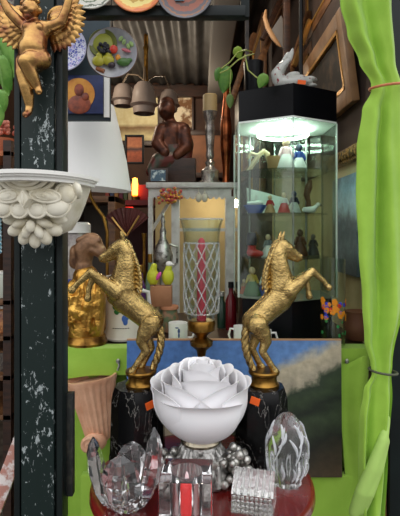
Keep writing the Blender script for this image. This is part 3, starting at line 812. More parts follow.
k = 1.66/F
MB().lathe([(0,0),(12*k,0),(14*k,.05),(14.5*k,.2),(14*k,.32),(12*k,.335),(0,.335)], 32).build('body', mat('grey_stoneware', (176,170,160), .5, 0, (130,120,120), 30), t)
MB().lathe([(13*k,.335),(14.5*k,.335),(14.5*k,.365),(12*k,.372),(0,.372),(0,.335)], 32).build('lid', WHITE, t)
MB().lathe([(14.7*k,.15),(14.9*k,.155),(14.9*k,.175),(14.7*k,.18)], 32).build('band', mat('cobalt', (50,60,130), .4), t)

# ------------------------------------------------------------------ stein with vine and shield
q = W(123, 345, 1.54); k = 1.54/F
t = thing('beer_stein', 'white stoneware stein with green leaves and blue shield behind the left horse', 'mug', (q.x,1.54,SZ))
h = 62*k
MB().lathe([(0,0),(19*k,0),(19.5*k,.006),(18.5*k,.012),(18.5*k,.02),(17*k,.03),(16.5*k,h),(15.5*k,h),(15.5*k,.02),(0,.02)], 48).build('body', mat('stoneware', (214,206,192), .4), t)
def on(mb, dx, z, rx, rz, rot=0, R=17.2*k):
    a = dx/R; mb.ball((R*math.sin(a),-R*math.cos(a),z),(rx,.0015,rz), rot=Euler((0,rot,a)), seg=10)
mb = MB()
for dx, z, r in ((-.012,.125,.4),(.0,.135,-.3),(-.018,.105,.9),(-.006,.11,0),(.006,.115,-.8),(-.012,.09,.6),(-.002,.095,.2)): on(mb, dx, z, .009, .007, r)
mb.build('vine_emblem', mat('vine_green', (40,110,50), .5), t)
mb = MB()
for dx, z in ((.012,.07),(.02,.075),(.016,.06)): on(mb, dx, z, .008, .011)
mb.build('blue_shield', mat('shield_blue', (60,96,170), .5), t)
mb = MB()
for i in range(7): on(mb, -.022+i*.008, .04, .003, .0015)
mb.build('lettering_line', BLACKM, t)
MB().tube([(.045,.03,.15),(.075,.05,.14),(.08,.055,.09),(.065,.045,.04),(.045,.03,.035)], .007, 10).build('handle', WHITE, t)

# ------------------------------------------------------------------ things on the shelf, middle
def mug(px, d, rpx, hpx, label, hx, extra=None):
    q = W(px, 0, d); k = d/F
    t = thing('mug', label, 'mug', (q.x,d,SZ), group='white mugs on the shelf')
    r = rpx*k; h = hpx*k
    MB().lathe([(0,0),(r*.95,0),(r,.004),(r,h),(r*.9,h),(r*.9,.006),(0,.006)], 32).build('body', WHITE, t)
    MB().tube([(hx*r*.95,-.004,h*.82),(hx*r*1.5,-.006,h*.85),(hx*r*1.75,-.006,h*.5),(hx*r*1.5,-.006,h*.2),(hx*r*.95,-.004,h*.18)], .0035, 8).build('handle', WHITE, t)
    if extra:
        mb = MB(); R = r+.0004
        for dx, z, a, b_ in extra:
            an = dx/R; mb.ball((R*math.sin(an),-R*math.cos(an),z),(a,.001,b_), rot=Euler((0,0,an)), seg=8)
        mb.build('blue_print', mat('print_blue', (60,80,130), .5), t)
mug(178, 1.5, 9.5, 18, 'white mug with small blue figure printed on it, left of the brass stem', 1, [(.004,.035,.004,.008),(.004,.022,.003,.008),(-.002,.045,.006,.002)])
mug(240, 1.47, 6.5, 17, 'small plain white mug between rose lamp and right horse', -1)
mug(264, 1.42, 7.5, 17, 'white mug with a handle showing behind the right horse legs', 1)
# pottery jars, box, chicks
k = 1.64/F
for px, label, m, lidm, rp in ((169,'brown and green pottery jar with terracotta lid under the wooden box', mat('jar_glaze', (150,110,84), .5, 0, (90,104,70), 45, .42, .55), mat('terracotta', (190,128,92), .6), 9.5),
                    (149,'dark jar with pale wooden lid under the left end of the box', mat('dark_glaze', (48,46,40), .4), WOODL, 7.5)):
    q = W(px, 0, 1.64)
    t = thing('lidded_jar', label, 'jar', (q.x,1.64,SZ), group='jars carrying the wooden box')
    r = rp*k
    MB().lathe([(0,0),(r*.8,0),(r,.02),(r*1.02,.05),(r*.85,.076),(0,.076)], 32).build('body', m, t)
    MB().lathe([(0,.076),(r*1.0,.076),(r*1.02,.080),(r*.98,.087),(0,.087)], 32).build('lid', lidm, t)
q = W(161.5, 0, 1.64)
tag(MB().box((0,0,.034),(21*k,.055,.068), bevel=.002).build('wooden_box', mat('box_wood', (168,116,80), .6, 0, (146,98,66), 14), loc=(q.x,1.64,SZ+.087)), 'small plain wooden box resting on two jars left of the hurricane glass', 'box')
for px, label, hd in ((153,'yellow green bird ornament with pink tail on the wooden box', mat('pink', (206,70,150), .5)), (168,'yellow green bird ornament with white head on the wooden box', WHITE)):
    q = W(px, 0, 1.64)
    t = thing('bird_ornament', label, 'ornament', (q.x,1.64,SZ+.155), group='bird ornaments on the box')
    b = MB(); b.ball((0,0,.03),(.021,.018,.03)); b.caps([(0,0,.05,.013),(.004,0,.066,.011)], 12)
    b.body('body', mat('lime_yellow', (190,194,44), .6), t, .002, 3)
    if px < 160: MB().ball((.02,-.012,.034),(.007,.006,.016), rot=Euler((0,.5,0))).build('tail', hd, t)
    else:
        b = MB(); b.ball((.004,-.002,.074),(.012,.011,.010)); b.caps([(.012,-.006,.074,.004),(.02,-.008,.072,.002)], 8); b.build('head', hd, t)
    MB().lathe([(0,.0),(.012,0),(.01,.004),(0,.004)], 16).build('foot', WOODM, t)

def bottle(px, d, rp, hp_, label, m, cap):
    k = d/F; q = W(px,0,d); t = thing('bottle', label, 'bottle', (q.x,d,SZ), group='small bottles on the shelf')
    MB().lathe([(0,0),(rp*k,0),(rp*k,hp_*k*.62),(rp*k*.4,hp_*k*.76),(rp*k*.4,hp_*k*.88),(0,hp_*k*.88)], 24).build('body', m, t)
    MB().lathe([(rp*k*.3,hp_*k*.86),(rp*k*.55,hp_*k*.88),(rp*k*.5,hp_*k),(0,hp_*k)], 20).build('cap', cap, t)
bottle(231, 1.66, 5.5, 48, 'dark red bottle standing left of the glass cabinet base', mat('ruby_glass', (96,16,24), .12), BLACK)
bottle(222, 1.7, 5, 36, 'small dark green bottle behind the foot of the hurricane glass', mat('bottle_green', (30,54,40), .12), SILVER)
bottle(141, 1.78, 5, 58, 'slim purple bottle behind the left horse back', mat('violet_glass', (92,52,110), .15), GOLDF)
bottle(150, 1.84, 4.5, 66, 'slim pale green bottle behind the bird ornaments', mat('pale_green_glass', (130,160,130), .15), GOLDF)
# silver jug and other items farther in
def lathe_thing(name, label, cat, px, py, d, prof, m, group=None, n=32, part_name='body', base=None):
    q = W(px, py, d); k = d/F
    t = thing(name, label, cat, (q.x, d, q.z if base is None else base), group=group)
    MB().lathe([(r*k, z*k) for r, z in prof], n).build(part_name, m, t)
    return t

# ------------------------------------------------------------------ white console
CZ = 1.706
WP = mat('chalk_white', (206,204,200), .6, 0, (176,172,166), 22, .45, .7)
t = thing('white_console', 'tall white painted console with scalloped frieze at the back of the shop', 'console', (-.044,2.3,0))
MB().box((0,0,CZ-.012),(.38,.46,.024), bevel=.004).build('top', WP, t)
ol = [(-.18,0)]
N = 14
for i in range(N*6+1):
    f = i/(N*6); ol.append((-.18+.36*f, -.036-.012*abs(math.sin(f*N*PI))))
ol.append((.18,0))
MB().prism([(x,z+CZ-.024) for x,z in ol], -.215, -.195).build('frieze', WP, t)
for x in (-.172,-.063,.172):
    MB().box((x,-.195,(CZ-.06)/2),(.02 if x < -.1 else .036,.036,CZ-.06), bevel=.003).build('leg', WP, t)
MB().box((0,.22,CZ/2),(.38,.012,CZ-.03)).build('back_panel', mat('beige_panel', (196,176,130), .7, 0, (172,150,108), 4), t)
MB().box((.055,-.19,CZ-.205),(.2,.02,.014)).build('rail', WP, t)
MB().box((-.13,-.15,CZ-.14),(.014,.02,.2), rot=Euler((0,.55,0))).build('brace', WP, t)
for i, x in enumerate((.094,.12)):
    q = Vector((-.09+x-.01,2.08,CZ-.04))
    mb = MB(); mb.ball((0,0,-.026),(.014,.006,.02)); mb.ball((0,0,-.006),.005); mb.tube([(0,0,.0),(0,.002,.028)], .0015)
    tag(mb.build('pendant', mat('pearl', (206,200,180), .3), loc=(q.x,2.072,CZ-.04)), 'pearl drop hanging from the console frieze, '+('left' if i == 0 else 'right')+' one of the pair', 'jewellery', 'pearl drops on the console')
mb = MB(); random.seed(5)
for i in range(60): mb.ball((random.gauss(0,.02),random.gauss(0,.006),random.gauss(0,.013)),.008, seg=8)
o = mb.build('bead_garland', mat('mixed_beads', (190,50,80), .4, 0, (220,170,60), 110, .45, .55), loc=(W(170,0,2.06).x,2.06,W(0,196,2.06).z))
tag(o, 'bright bunch of red and yellow beads hanging at the console leg', 'beads')
# bust
k = 2.25/F
q = W(172, 0, 2.25)
t = thing('bronze_bust', 'dark copper seated figure with bowed head on the white console', 'statue', (q.x,2.25,CZ))
CU = mat('dark_copper', (104,58,38), .45, .45, (54,28,22), 24, .4, .62, .2, 40)
g = lambda px, py, dy, r: ((px-172)*k, dy*k, (183-py)*k, r*k)
MB().box(((181-172)*k,0,13*k),(30*k,.14,26*k), bevel=.006).build('plinth', WOODD, t)
b = MB()
b.ball(g(167,108,-4,0)[:3], (8.5*k,9*k,10*k)); b.caps([g(170,116,0,5), g(171,124,0,8)], 12); b.ball(g(167,101,2,0)[:3], 8*k)
b.caps([g(164,128,0,9), g(182,128,0,9)], 14)
b.caps([g(172,130,0,12.5), g(172,145,0,12), g(174,156,0,11)], 16)
b.caps([g(162,128,-4,7), g(158,142,-10,6), g(166,152,-16,5)], 12); b.caps([g(184,130,-4,7), g(187,145,-8,6), g(178,154,-14,5)], 12)
b.ball(g(163,110,-11,0)[:3], 2*k); b.ball(g(165,109,-11,0)[:3], 3*k)
b.body('figure', CU, t, .005, 3)
b = MB(); b.caps([g(172,146,1,13.5), g(174,156,1,15), g(172,166,0,15)], 16); b.caps([g(174,158,-4,11), g(161,160,-11,9.5), g(154,170,-13,7)], 12); b.caps([g(183,131,0,8), g(187,142,0,7), g(184,156,-4,8)], 12)
b.body('robe', mat('figured_robe', (96,40,34), .45, .1, (58,66,52), 22, .44, .58, .3, 50), t, .005, 2)
q = W(158, 0, 2.12)
t = thing('blue_tile', 'small framed picture in blue and white leaning at the foot of the copper figure', 'picture', (q.x,2.13,CZ), rot=(-.15,0,0))
MB().box((0,0,.035),(.085,.012,.07), bevel=.002).build('frame', WOODD, t)
MB().box((0,-.007,.035),(.065,.004,.05)).build('image', mat('tile_blue', (60,90,110), .4, 0, (190,205,205), 45, .5, .6), t)
# pewter candlestick with cream candle
t = lathe_thing('candlestick', 'tall pewter column candlestick with a cream candle on the console', 'candle holder', 210, 183, 2.18, [(0,0),(11,0),(11,3),(8.5,4),(8.5,12),(9.5,13.5),(6,16),(4,19),(5,22),(3.2,25),(4.3,29),(3.6,34),(5,52),(5,58),(4.2,61),(6,66),(7,70),(7.5,73),(0,73)], mat('pewter_stick', (196,190,182), .26, .75, (110,104,98), 20, .45, .65), base=CZ)
k = 2.18/F
MB().lathe([(0,73*k),(7.3*k,73*k),(7.3*k,89*k),(6*k,90*k),(0,89*k)], 24).build('candle', mat('cream_wax', (170,148,104), .5), t, label='short cream candle')
lathe_thing('copper_vase', 'slim copper vase standing beside the pewter candlestick', 'vase', 226, 183, 2.36, [(0,0),(5,0),(5.5,3),(3,8),(3.5,20),(5.5,40),(6,60),(4,80),(2.5,92),(4,100),(0,99)], mat('copper', (176,100,60), .28, 1, (90,48,28), 14), base=CZ)

# ------------------------------------------------------------------ back wall pictures and chandelier
def frame(name, label, c, w, h, facing, bar, fm, pmx, depth=.03, group=None, inner=None, rot=None):
    # facing: 'y' looks toward -Y, 'x' looks toward -X ; rot tilts in its plane
    rz = 0 if facing == 'y' else -PI/2
    t = thing(name, label, 'picture', c, group=group, rot=(0, rot or 0, 0) if facing == 'y' else None)
    if facing != 'y': t.rotation_euler = Euler((0 if not rot else rot, 0, rz), 'XYZ')
    mb = MB()
    for sx in (-1,1): mb.box((sx*(w-bar)/2,0,0),(bar,depth,h), bevel=min(.008,bar*.2))
    for sz in (-1,1): mb.box((0,0,sz*(h-bar)/2),(w-2*bar+.004,depth,bar), bevel=min(.008,bar*.2))
    mb.build('frame', fm, t)
    MB().box((0,.002,0),(w-2*bar+.006,depth*.4,h-2*bar+.006)).build('canvas', pmx, t, smooth=False)
    if inner:
        mb = MB(); ib = .012; w2, h2 = w-2*bar+.004, h-2*bar+.004
        for sx in (-1,1): mb.box((sx*(w2-ib)/2,-depth*.35,0),(ib,depth*.4,h2))
        for sz in (-1,1): mb.box((0,-depth*.35,sz*(h2-ib)/2),(w2,depth*.4,ib))
        mb.build('inner_gilt_edge', inner, t)
    return t
BD = 4.47; k = BD/F
def cm_(px0, px1, py0, py1, d=BD):
    a = W((px0+px1)/2, (py0+py1)/2, d); return a, (px1-px0)*d/F, (py1-py0)*d/F
c, w, h = cm_(109, 163, 83, 146)
cream = painting_mat('cream_painting', [(0,(150,130,84)),(.15,(206,192,142)),(.3,(120,88,50)),(.36,(216,204,156)),(1,(222,210,164))], 0, .12, 3, -h/2, h/2, .6)
frame('framed_picture', 'large cream picture in dark frame on the back wall behind the chandelier', c, w, h, 'y', .05, WOODD, cream, group='pictures on the back wall')
c, w, h = cm_(169, 194, 84, 130)
frame('framed_picture', 'brown and white leafy picture on the back wall, right of the copper figure head', c, w, h, 'y', .02, WOODD, mat('leafy', (116,76,36), .6, 0, (220,206,176), 7, .48, .56), group='pictures on the back wall')
c, w, h = cm_(125, 144, 135, 164, 3.6)
frame('framed_picture', 'small orange sunset picture in dark frame below the cream picture', c, w, h, 'y', .014, BLACKM, painting_mat('sunset', [(0,(150,70,40)),(.4,(190,96,56)),(.5,(70,50,50)),(.6,(210,130,84)),(1,(190,110,76))], 0, .2, 8, -h/2, h/2), group='pictures on the back wall')
c, w, h = cm_(168, 230, 130, 178, 4.4)
frame('framed_picture', 'wide brown toned picture low on the back wall behind the pewter candlestick', c, w, h, 'y', .05, WOODD, mat('orange_brown', (150,96,60), .6, 0, (96,58,36), 3), group='pictures on the back wall')
# figures standing in front of cream picture
CDp = 3.3; k = CDp/F
q = W(146, 0, CDp)
t = thing('chandelier', 'hanging brass chandelier with three grey frosted bell shades', 'chandelier', (q.x,CDp,2.845))
zz = lambda py: EYE-(py-HZ)*k-2.845
mb = MB()
for i in range(14):
    z = -(i+.5)*(0-zz(45))/14*1.0
    mb.tube([(.012*math.cos(a)*(1 if i%2 else .3), .012*math.cos(a)*(.3 if i%2 else 1), z+(abs(zz(45))/14*.68)*math.sin(a)) for a in [j*PI/6 for j in range(12)]], .004, 6, closed=True)
mb.build('chain', DBRASS, t)
MB().lathe([(0,zz(88)),(.012,zz(88)),(.018,zz(85)),(.014,zz(80)),(.014,zz(52)),(.02,zz(48)),(.012,zz(44)),(0,zz(44))], 20).build('rod', DBRASS, t)
FROSTG = mat('frosted_grey_glass', (138,126,120), .45)
def bell(x, y, py0, rp, hp_):
    h = hp_*k; r = rp*k
    return MB().lathe([(.01,h),(r*.5,h),(r*.8,h*.85),(r*.92,h*.6),(r,h*.35),(r*1.15,h*.28),(r*.9,h*.2),(r*.85,0),(r*.8,0),(r*.85,h*.2),(r*.85,h*.6),(.01,h*.95)], 28, c=(x,y,zz(py0)))
for x, y, py, rp, hh in ((0,-.12,118,12,30),(-24*k,.06,104,11,22),(22*k,.1,108,10,22)):
    ztop = zz(py)+hh*k
    MB().tube([(0,0,zz(82)),(x*.35,y*.4,zz(74)),(x*.8,y*.8,zz(72)),(x,y,ztop+.02),(x,y,ztop-.005)], .006, 8).build('arm', mat('dull_brass', (110,96,80), .6, .5), t)
    bell(x, y, py, rp, hh).build('bell_shade', FROSTG, list(t.children)[-1])

# ------------------------------------------------------------------ right wall frames
RX = .57-.02
def rframe(label, d0, d1, zlo, zhi, bar, fm, pm_, inner=None, tilt=None, off=0):
    frame('framed_picture', label, (RX-off, (d0+d1)/2, (zlo+zhi)/2), d1-d0, zhi-zlo, 'x', bar, fm, pm_, .03, 'framed pictures on the right wall', inner, tilt)
GW = mat('grey_brown_frame', (120,98,80), .5, 0, (92,72,58), 10)
GILT = mat('gilt_edge', (206,160,90), .35, .7)
darkp = mat('dark_painting', (34,29,24), .7, 0, (84,66,48), 14, .5, .7)
darkq = mat('dark_red_painting', (66,40,28), .65, 0, (36,26,20), 9)
def zA(px, py): # height on the right wall seen at px,py
    d = RX*F/(px-200); return EYE-(py-HZ)/F*d
rframe('old portrait in brown frame with gilt edge, beside the curtain top', 1.60, 2.26, 1.93, 2.25, .058, mat('tan_frame', (150,112,76), .45, 0, (112,80,52), 8), darkp, GILT, .13, .05)
rframe('dark picture in gilt and brown frame hung above the fish ornament', 2.32, 2.58, 1.96, 2.42, .05, WOODM, darkq, GILT)
rframe('wide dark framed picture highest on the right wall', 1.7, 2.45, 2.44, 2.78, .05, WOODM, darkq, GILT)
# ornate gilt strip frame with pale picture
blue = painting_mat('blue_painting', [(0,(60,76,86)),(.3,(110,132,146)),(.5,(70,92,108)),(.68,(150,190,206)),(.85,(116,160,182)),(1,(80,106,130))], 0, .7, 9, -.2, .2, .3)
orn = mat('ornate_gold', (150,120,66), .4, .7, (60,44,22), 60, .42, .58, .9, 70, bd=.01)
c = ((RX-.005), 1.79, zA(347,225))
t = thing('framed_picture', 'unframed dark blue painting on the cream wall beside the glass cabinet', 'picture', c, group='framed pictures on the right wall'); t.rotation_euler = (0,0,-PI/2)
MB().box((0,0,0),(.3,.02,.36)).build('canvas', blue, t, smooth=False)
o = MB(); zt_ = zA(348,156)
o.box((RX+.0,1.80,zt_),(.03,.42,.055), bevel=.008)
for i in range(22): o.ball((RX-.018,1.60+i*.019,zt_),(.008,.009,.02), seg=8)
tag(o.build('gilt_moulding', orn), 'carved gilt moulding fixed across the right wall above the blue painting', 'moulding')
# alcove side frames (x = .39) and stacked frames
AX = .39-.02
def aframe(label, d0, d1, zlo, zhi, bar, fm, pm_, inner=None):
    frame('framed_picture', label, (AX, (d0+d1)/2, (zlo+zhi)/2), d1-d0, zhi-zlo, 'x', bar, fm, pm_, .03, 'framed pictures in the back corner', inner)
aframe('dark picture with gilt edge in the back corner, above the vine leaves', 2.75, 3.3, 2.15, 2.75, .06, WOODM, darkq, GILT)
aframe('brown framed picture in the back corner, behind the vine leaves', 2.8, 3.4, 1.66, 2.1, .06, WOODM, darkp, GILT)
aframe('narrow framed picture in the back corner nearest the back wall', 3.5, 4.2, 1.9, 2.6, .07, WOODM, mat('pink_brown', (140,96,76), .5, 0, (100,66,50), 5), GILT)
# leaning frames on alcove front (face y=2.6)
def leanbar(px0, py0, d0, px1, py1, d1, wpx, m, label, name='frame_moulding'):
    a = W(px0,py0,d0); b = W(px1,py1,d1); v = b-a; L = v.length
    o = MB().box((0,0,0),(wpx*S(d0),.025,L), bevel=.004).build(name, m, loc=(a+b)/2)
    o.rotation_euler = v.to_track_quat('Z','Y').to_euler()
    return tag(o, label, 'moulding', 'frame mouldings leaning in the corner')
leanbar(256,70,2.5,284,6,2.56,7,WOODM,'brown length of frame moulding leaning left of the curved gilt frame')
leanbar(288,80,2.3,309,12,2.34,6,WOODM,'brown length of moulding leaning right of the black pole')
leanbar(294,66,2.28,310,20,2.3,4,GILT,'thin gilt moulding leaning beside the portrait frame')
leanbar(262,40,2.45,284,-8,2.48,5,WOODD,'dark moulding leaning highest behind the curved gilt frame')
leanbar(232,100,2.62,254,34,2.66,7,WOODM,'brown moulding leaning behind the black plant pot')
# curved tan frame
d = 2.3; pts = [W(*p_, d) for p_ in ((266,10),(265,18),(268,28),(273,37),(278,44),(281,47))]
mb = MB(); mb.tube(pts, [.008,.016,.02,.02,.016,.006], 10, flat=.5); 
t = thing('curved_frame', 'curved tan frame end with grey board leaning above the fish ornament', 'frame', (0,0,0))
mb.build('tan_edge', WOODL, t)
gm = MB(); gm.prism([(W(x,0,d).x, W(0,y,d).z) for x,y in ((270,32),(281,15),(284,20),(283,48),(280,46))], d+.005, d+.02); gm.build('grey_board', mat('board_grey', (96,92,90), .6), t)
tag(MB().box((W(286.5,0,2.2).x,2.2,2.375),(.03,.03,.97), bevel=.003).build('dark_plank', WOODD), 'dark upright plank leaning behind the fish ornament', 'plank')

# ------------------------------------------------------------------ glass display cabinet
PANE = thin_glass('cabinet_glass', (238,246,240), 1.75, .06)
VX, VY, VR = .276, 1.60, .178
t = thing('display_cabinet', 'lit hexagonal glass display cabinet with black top and base', 'cabinet', (VX,VY,SZ))
zb0, zt0 = 1.288-SZ, 1.834-SZ
hexv = [(VR*math.cos(D(-90+60*i)), VR*math.sin(D(-90+60*i))) for i in range(6)]
def hexm(mb, s, z0_, z1_):
    A = [mb.bm.verts.new((x*s,y*s,z0_)) for x,y in hexv]; B = [mb.bm.verts.new((x*s,y*s,z1_)) for x,y in hexv]
    mb.bm.faces.new(A[::-1]); mb.bm.faces.new(B)
    for i in range(6): mb.bm.faces.new((A[i],A[(i+1)%6],B[(i+1)%6],B[i]))
    return mb
hexm(MB(), .92, 0, zb0-.004).build('base', BLACK, t, smooth=False)
for i in range(6):
    a = Vector(hexv[i]); b = Vector(hexv[(i+1)%6]); c = (a+b)/2; ang = math.atan2(b.y-a.y, b.x-a.x); L = (b-a).length
    MB().box((0,0,0),(L-.006,.003,zt0-zb0)).build('glass_pane', PANE, t, loc=(c.x,c.y,(zt0+zb0)/2), rot=(0,0,ang), smooth=False)
EDGE_LIT = mat('lit_edge', (206,218,208), .25)  # pale colour stands in for bright light along these glass edges
EDGE = thin_glass('pane_edge', (200,214,206), 2.2, .1)
for i in range(6):
    MB().box((hexv[i][0],hexv[i][1],(zt0+zb0)/2),(.005,.005,zt0-zb0), rot=Euler((0,0,D(-90+60*i)))).build('corner_strip', EDGE_LIT if i in (1,4,5) else EDGE, t)
# top: pale panel, lamp ring, black box
tpn = hexm(MB(), 1.0, zt0, zt0+.006).build('top_panel', mat('pale_panel', (236,242,236), .5), t, smooth=False)
hexm(MB(), 1.0, zt0+.0065, zt0+.1015).build('top_box', BLACK, t, smooth=False)
MB().lathe([(.075,zt0-.022),(.085,zt0-.022),(.085,zt0-.014),(.075,zt0-.014),(.075,zt0-.022)], 32).build('lamp_ring', mat('cool_lamp', (228,250,238), .5, emit=26), tpn, label='glowing white lamp ring')
SHZ = [1.69, 1.553, 1.413]
for z in SHZ:
    MB().lathe([(0,z-SZ-.003),(.146,z-SZ-.003),(.147,z-SZ),(0,z-SZ)], 64).build('glass_shelf', thin_glass('shelf_glass', (228,238,232), 1.5, .05), t)
hexm(MB(), .955, zb0-.002, zb0).build('floor_panel', mat('cabinet_floor', (150,150,140), .5), t, smooth=False)
for x, y in ((.1,.1),(-.1,.1)):
    MB().tube([(x,y,zb0),(x,y,zt0)], .004, 8).build('shelf_rod', mat('steel', (170,172,170), .3, 1), t)
# figurines
def doll(loc, label, skirt, top, head=(220,190,160), s=1.0, cat='figurine'):
    t = thing('figurine', label, cat, loc, group='figurines in the glass cabinet')
    MB().lathe([(0,0),(.019*s,0),(.02*s,.003*s),(.015*s,.018*s),(.009*s,.032*s),(0,.034*s)], 20).build('skirt', skirt, t)
    mb = MB(); mb.caps([(0,0,.03*s,.008*s),(0,0,.042*s,.007*s)], 10); 
    for k_ in (-1,1): mb.caps([(.007*k_*s,0,.044*s,.0035*s),(.013*k_*s,-.003*s,.03*s,.003*s)], 8)
    mb.build('bodice', top, t)
    mb = MB(); mb.ball((0,0,.056*s),(.0075*s,.0075*s,.009*s)); mb.build('head', mat('doll_skin', head, .4), t)
    return t
def at(px, py_shelf, d, zi):
    z = (SHZ+[1.288])[zi]; q = W(px, 0, d); return Vector((q.x, d, z+.0005))
PW = mat('figurine_white', (226,226,226), .35); PB = mat('figurine_blue', (50,80,160), .35); PR = mat('figurine_red', (190,40,44), .35); PT = mat('figurine_tan', (180,140,96), .45); PK = mat('figurine_navy', (28,32,52), .4); PBR = mat('figurine_brown', (96,54,34), .4)
doll(at(286,0,1.56,0), 'white porcelain lady in a bell skirt on the top glass shelf', PW, mat('pale_pink', (226,190,196), .4), s=1.35)
doll(at(299,0,1.58,0), 'small white and blue porcelain figure on the top glass shelf', PW, PB, (60,66,90), 1.15)
def crook(loc):
    t = thing('figurine', 'cream bent antler shaped figure at the left of the top glass shelf', 'figurine', loc, group='figurines in the glass cabinet')
    b = MB(); b.caps([(-.02,0,.012,.006),(0,0,.045,.007),(.015,0,.058,.006),(.028,0,.05,.005)], 10); b.caps([(0,0,.045,.006),(-.018,0,.052,.005),(-.026,0,.04,.004)], 10); b.caps([(.02,0,.055,.005),(.03,0,.02,.004),(.034,0,.004,.004)], 10); b.caps([(-.02,0,.012,.006),(-.03,0,.004,.004)], 8)
    b.body('figure', mat('antler', (196,176,140), .5), t, .0018, 2)
crook(at(258,0,1.60,0))
t = thing('cup', 'tan stoneware cup on the top glass shelf', 'cup', at(274,0,1.57,0), group='figurines in the glass cabinet')
MB().lathe([(0,0),(.012,0),(.017,.01),(.019,.04),(.017,.04),(.015,.01),(0,.006)], 24).build('body', PT, t)
MB().tube([(.018,0,.033),(.028,0,.03),(.027,0,.014),(.016,0,.01)], .0025, 8).build('handle', PT, t)
t = thing('dish', 'blue and white porcelain boat dish on the second glass shelf', 'dish', at(255,0,1.56,1), group='figurines in the glass cabinet')
MB().lathe([(0,0),(.018,0),(.03,.02),(.029,.022),(.018,.004),(0,.003)], 28, M=Matrix.Diagonal((1,.6,1,1))).build('bowl', PB, t)
mb = MB(); mb.ball((0,0,.026),(.022,.012,.008)); mb.caps([(.0,0,.03,.004),(.004,0,.046,.003)], 8); mb.build('filling', PW, t)
doll(at(270,0,1.57,1), 'tiny red and tan figure next to the blue dish on the second glass shelf', PT, PR, s=.75)
doll(at(284,0,1.56,1), 'white and red figure in the middle of the second glass shelf', PR, PW, s=.85)
doll(at(294,0,1.6,1), 'blue capped white figure on the second glass shelf', PW, PK, (70,80,110), .95)
t = thing('figurine', 'brown twisted carved bird figure at the right of the second glass shelf', 'figurine', at(308,0,1.57,1), group='figurines in the glass cabinet')
b = MB(); b.caps([(0,0,.006,.01),(.002,0,.03,.006),(-.004,0,.05,.008),(.002,0,.07,.01),(.006,0,.084,.005)], 10); b.body('figure', PBR, t, .0018, 2)
t = thing('figurine', 'white and black duck figure lying at the right of the second glass shelf', 'figurine', at(311,0,1.53,1), group='figurines in the glass cabinet')
b = MB(); b.caps([(-.016,0,.009,.007),(.004,0,.009,.009),(.014,0,.018,.005)], 10); b.ball((.018,0,.022),.006); b.body('body', PW, t, .0016, 2); MB().caps([(.022,0,.021,.003),(.028,0,.02,.0015)], 8).build('beak', PK, t)
t = thing('figurine', 'glossy red boot figure with navy top on the third glass shelf', 'figurine', at(253,0,1.55,2), group='figurines in the glass cabinet')
b = MB(); b.caps([(-.006,0,.011,.011),(.012,-.004,.009,.009),(.02,-.006,.008,.007)], 12); b.caps([(-.004,0,.012,.011),(-.003,0,.03,.011)], 12); b.body('boot', PR, t, .0016, 2)
mb = MB(); mb.lathe([(0,.03),(.013,.03),(.014,.04),(.012,.062),(0,.064)], 20, c=(-.003,0,0)); mb.build('navy_top', PK, t)
doll(at(268,0,1.57,2), 'small white and grey figure on the third glass shelf', PW, mat('grey_fig', (120,124,132), .5), s=.9)
doll(at(300,0,1.6,2), 'dark brown figure at the right of the third glass shelf', PBR, PBR, (120,90,70), 1.1)
doll(at(313,0,1.64,2), 'dark grey round figure far right of the third glass shelf', PK, PK, (110,100,96), .9)
doll(at(252,0,1.55,3), 'green and yellow figure on the floor of the glass cabinet', mat('figurine_green', (70,110,60), .5), mat('figurine_yellow', (190,160,70), .5), s=1.15)
doll(at(265,0,1.56,3), 'blue and white figure on the floor of the glass cabinet', PB, PW, s=1.0)
doll(at(244,0,1.6,3), 'small orange figure at the left of the cabinet floor', mat('figurine_orange', (200,90,40), .5), PT, s=.6)
t = thing('white_sheet', 'slanted white sheet at the back of the second glass shelf', 'cloth', (VX-.04,1.70,SHZ[1]+.001))  # plain white slanted sheet behind the shelf figures
mb = MB(); mb.grid(lambda u, v, off: Vector((-.07+.13*u, .02*v-.01+.006*math.sin(u*9), .002+.095*v-.035*u*v+off*.0)) + Vector((0,off*.003,0)), 24, 12, 1); mb.build('sheet', mat('sheet_white', (236,236,240), .8), t)

for o_ in list(COL.objects):
    if o_.get('group') == 'figurines in the glass cabinet': o_.scale = (1.25,1.25,1.25)
# black planter with vine, fish ornament on the cabinet top
TOPZ = zt0+.006+.0955+SZ
q = W(253.5, 0, 1.56)
t = thing('potted_vine', 'glossy black pot with trailing heart leaved vine on the cabinet top', 'plant', (q.x,1.56,TOPZ))
k = 1.56/F
MB().lathe([(0,0),(8*k,0),(9*k,.01),(10*k,.09),(10.4*k,.108),(9.4*k,.108),(9*k,.092),(0,.092)], 36).build('pot', BLACK, t)
LEAF = mat('leaf_green', (70,116,40), .4, 0, (110,150,60), 24)
def leaf(mb, c, L, w, rot):
    M = Matrix.Translation(c) @ rot.to_matrix().to_4x4()
    n = 8; rows = []
    for i in range(n+1):
        f = i/n; ww = w*math.sin(PI*min(1,f*.93+.07))**.7*(1-.35*f)
        for_ = [mb.bm.verts.new(M @ Vector((x*ww, (abs(x)*.18)*ww+.12*L*f*f, -L*f))) for x in (-1,-.5,0,.5,1)]
        rows.append(for_)
    for a, b in zip(rows, rows[1:]):
        for i in range(4): mb.bm.faces.new((a[i],a[i+1],b[i+1],b[i]))
def leafobj(px, py, d, Lp, wp, rot, parent, o, m=None):
    mb = MB(); q = W(px,py,d); leaf(mb, Vector(q)-Vector(o), Lp*S(d), wp*S(d), rot); ob = mb.build('leaf', m or LEAF, parent)
    sd = ob.modifiers.new('thickness', 'SOLIDIFY'); sd.thickness = .0012
o = t.location.copy()
stem = lambda pts, r=.0022: MB().tube([Vector(W(*p_))-Vector(o) for p_ in pts], r, 6).build('stem', mat('stem', (150,160,80), .5), t)
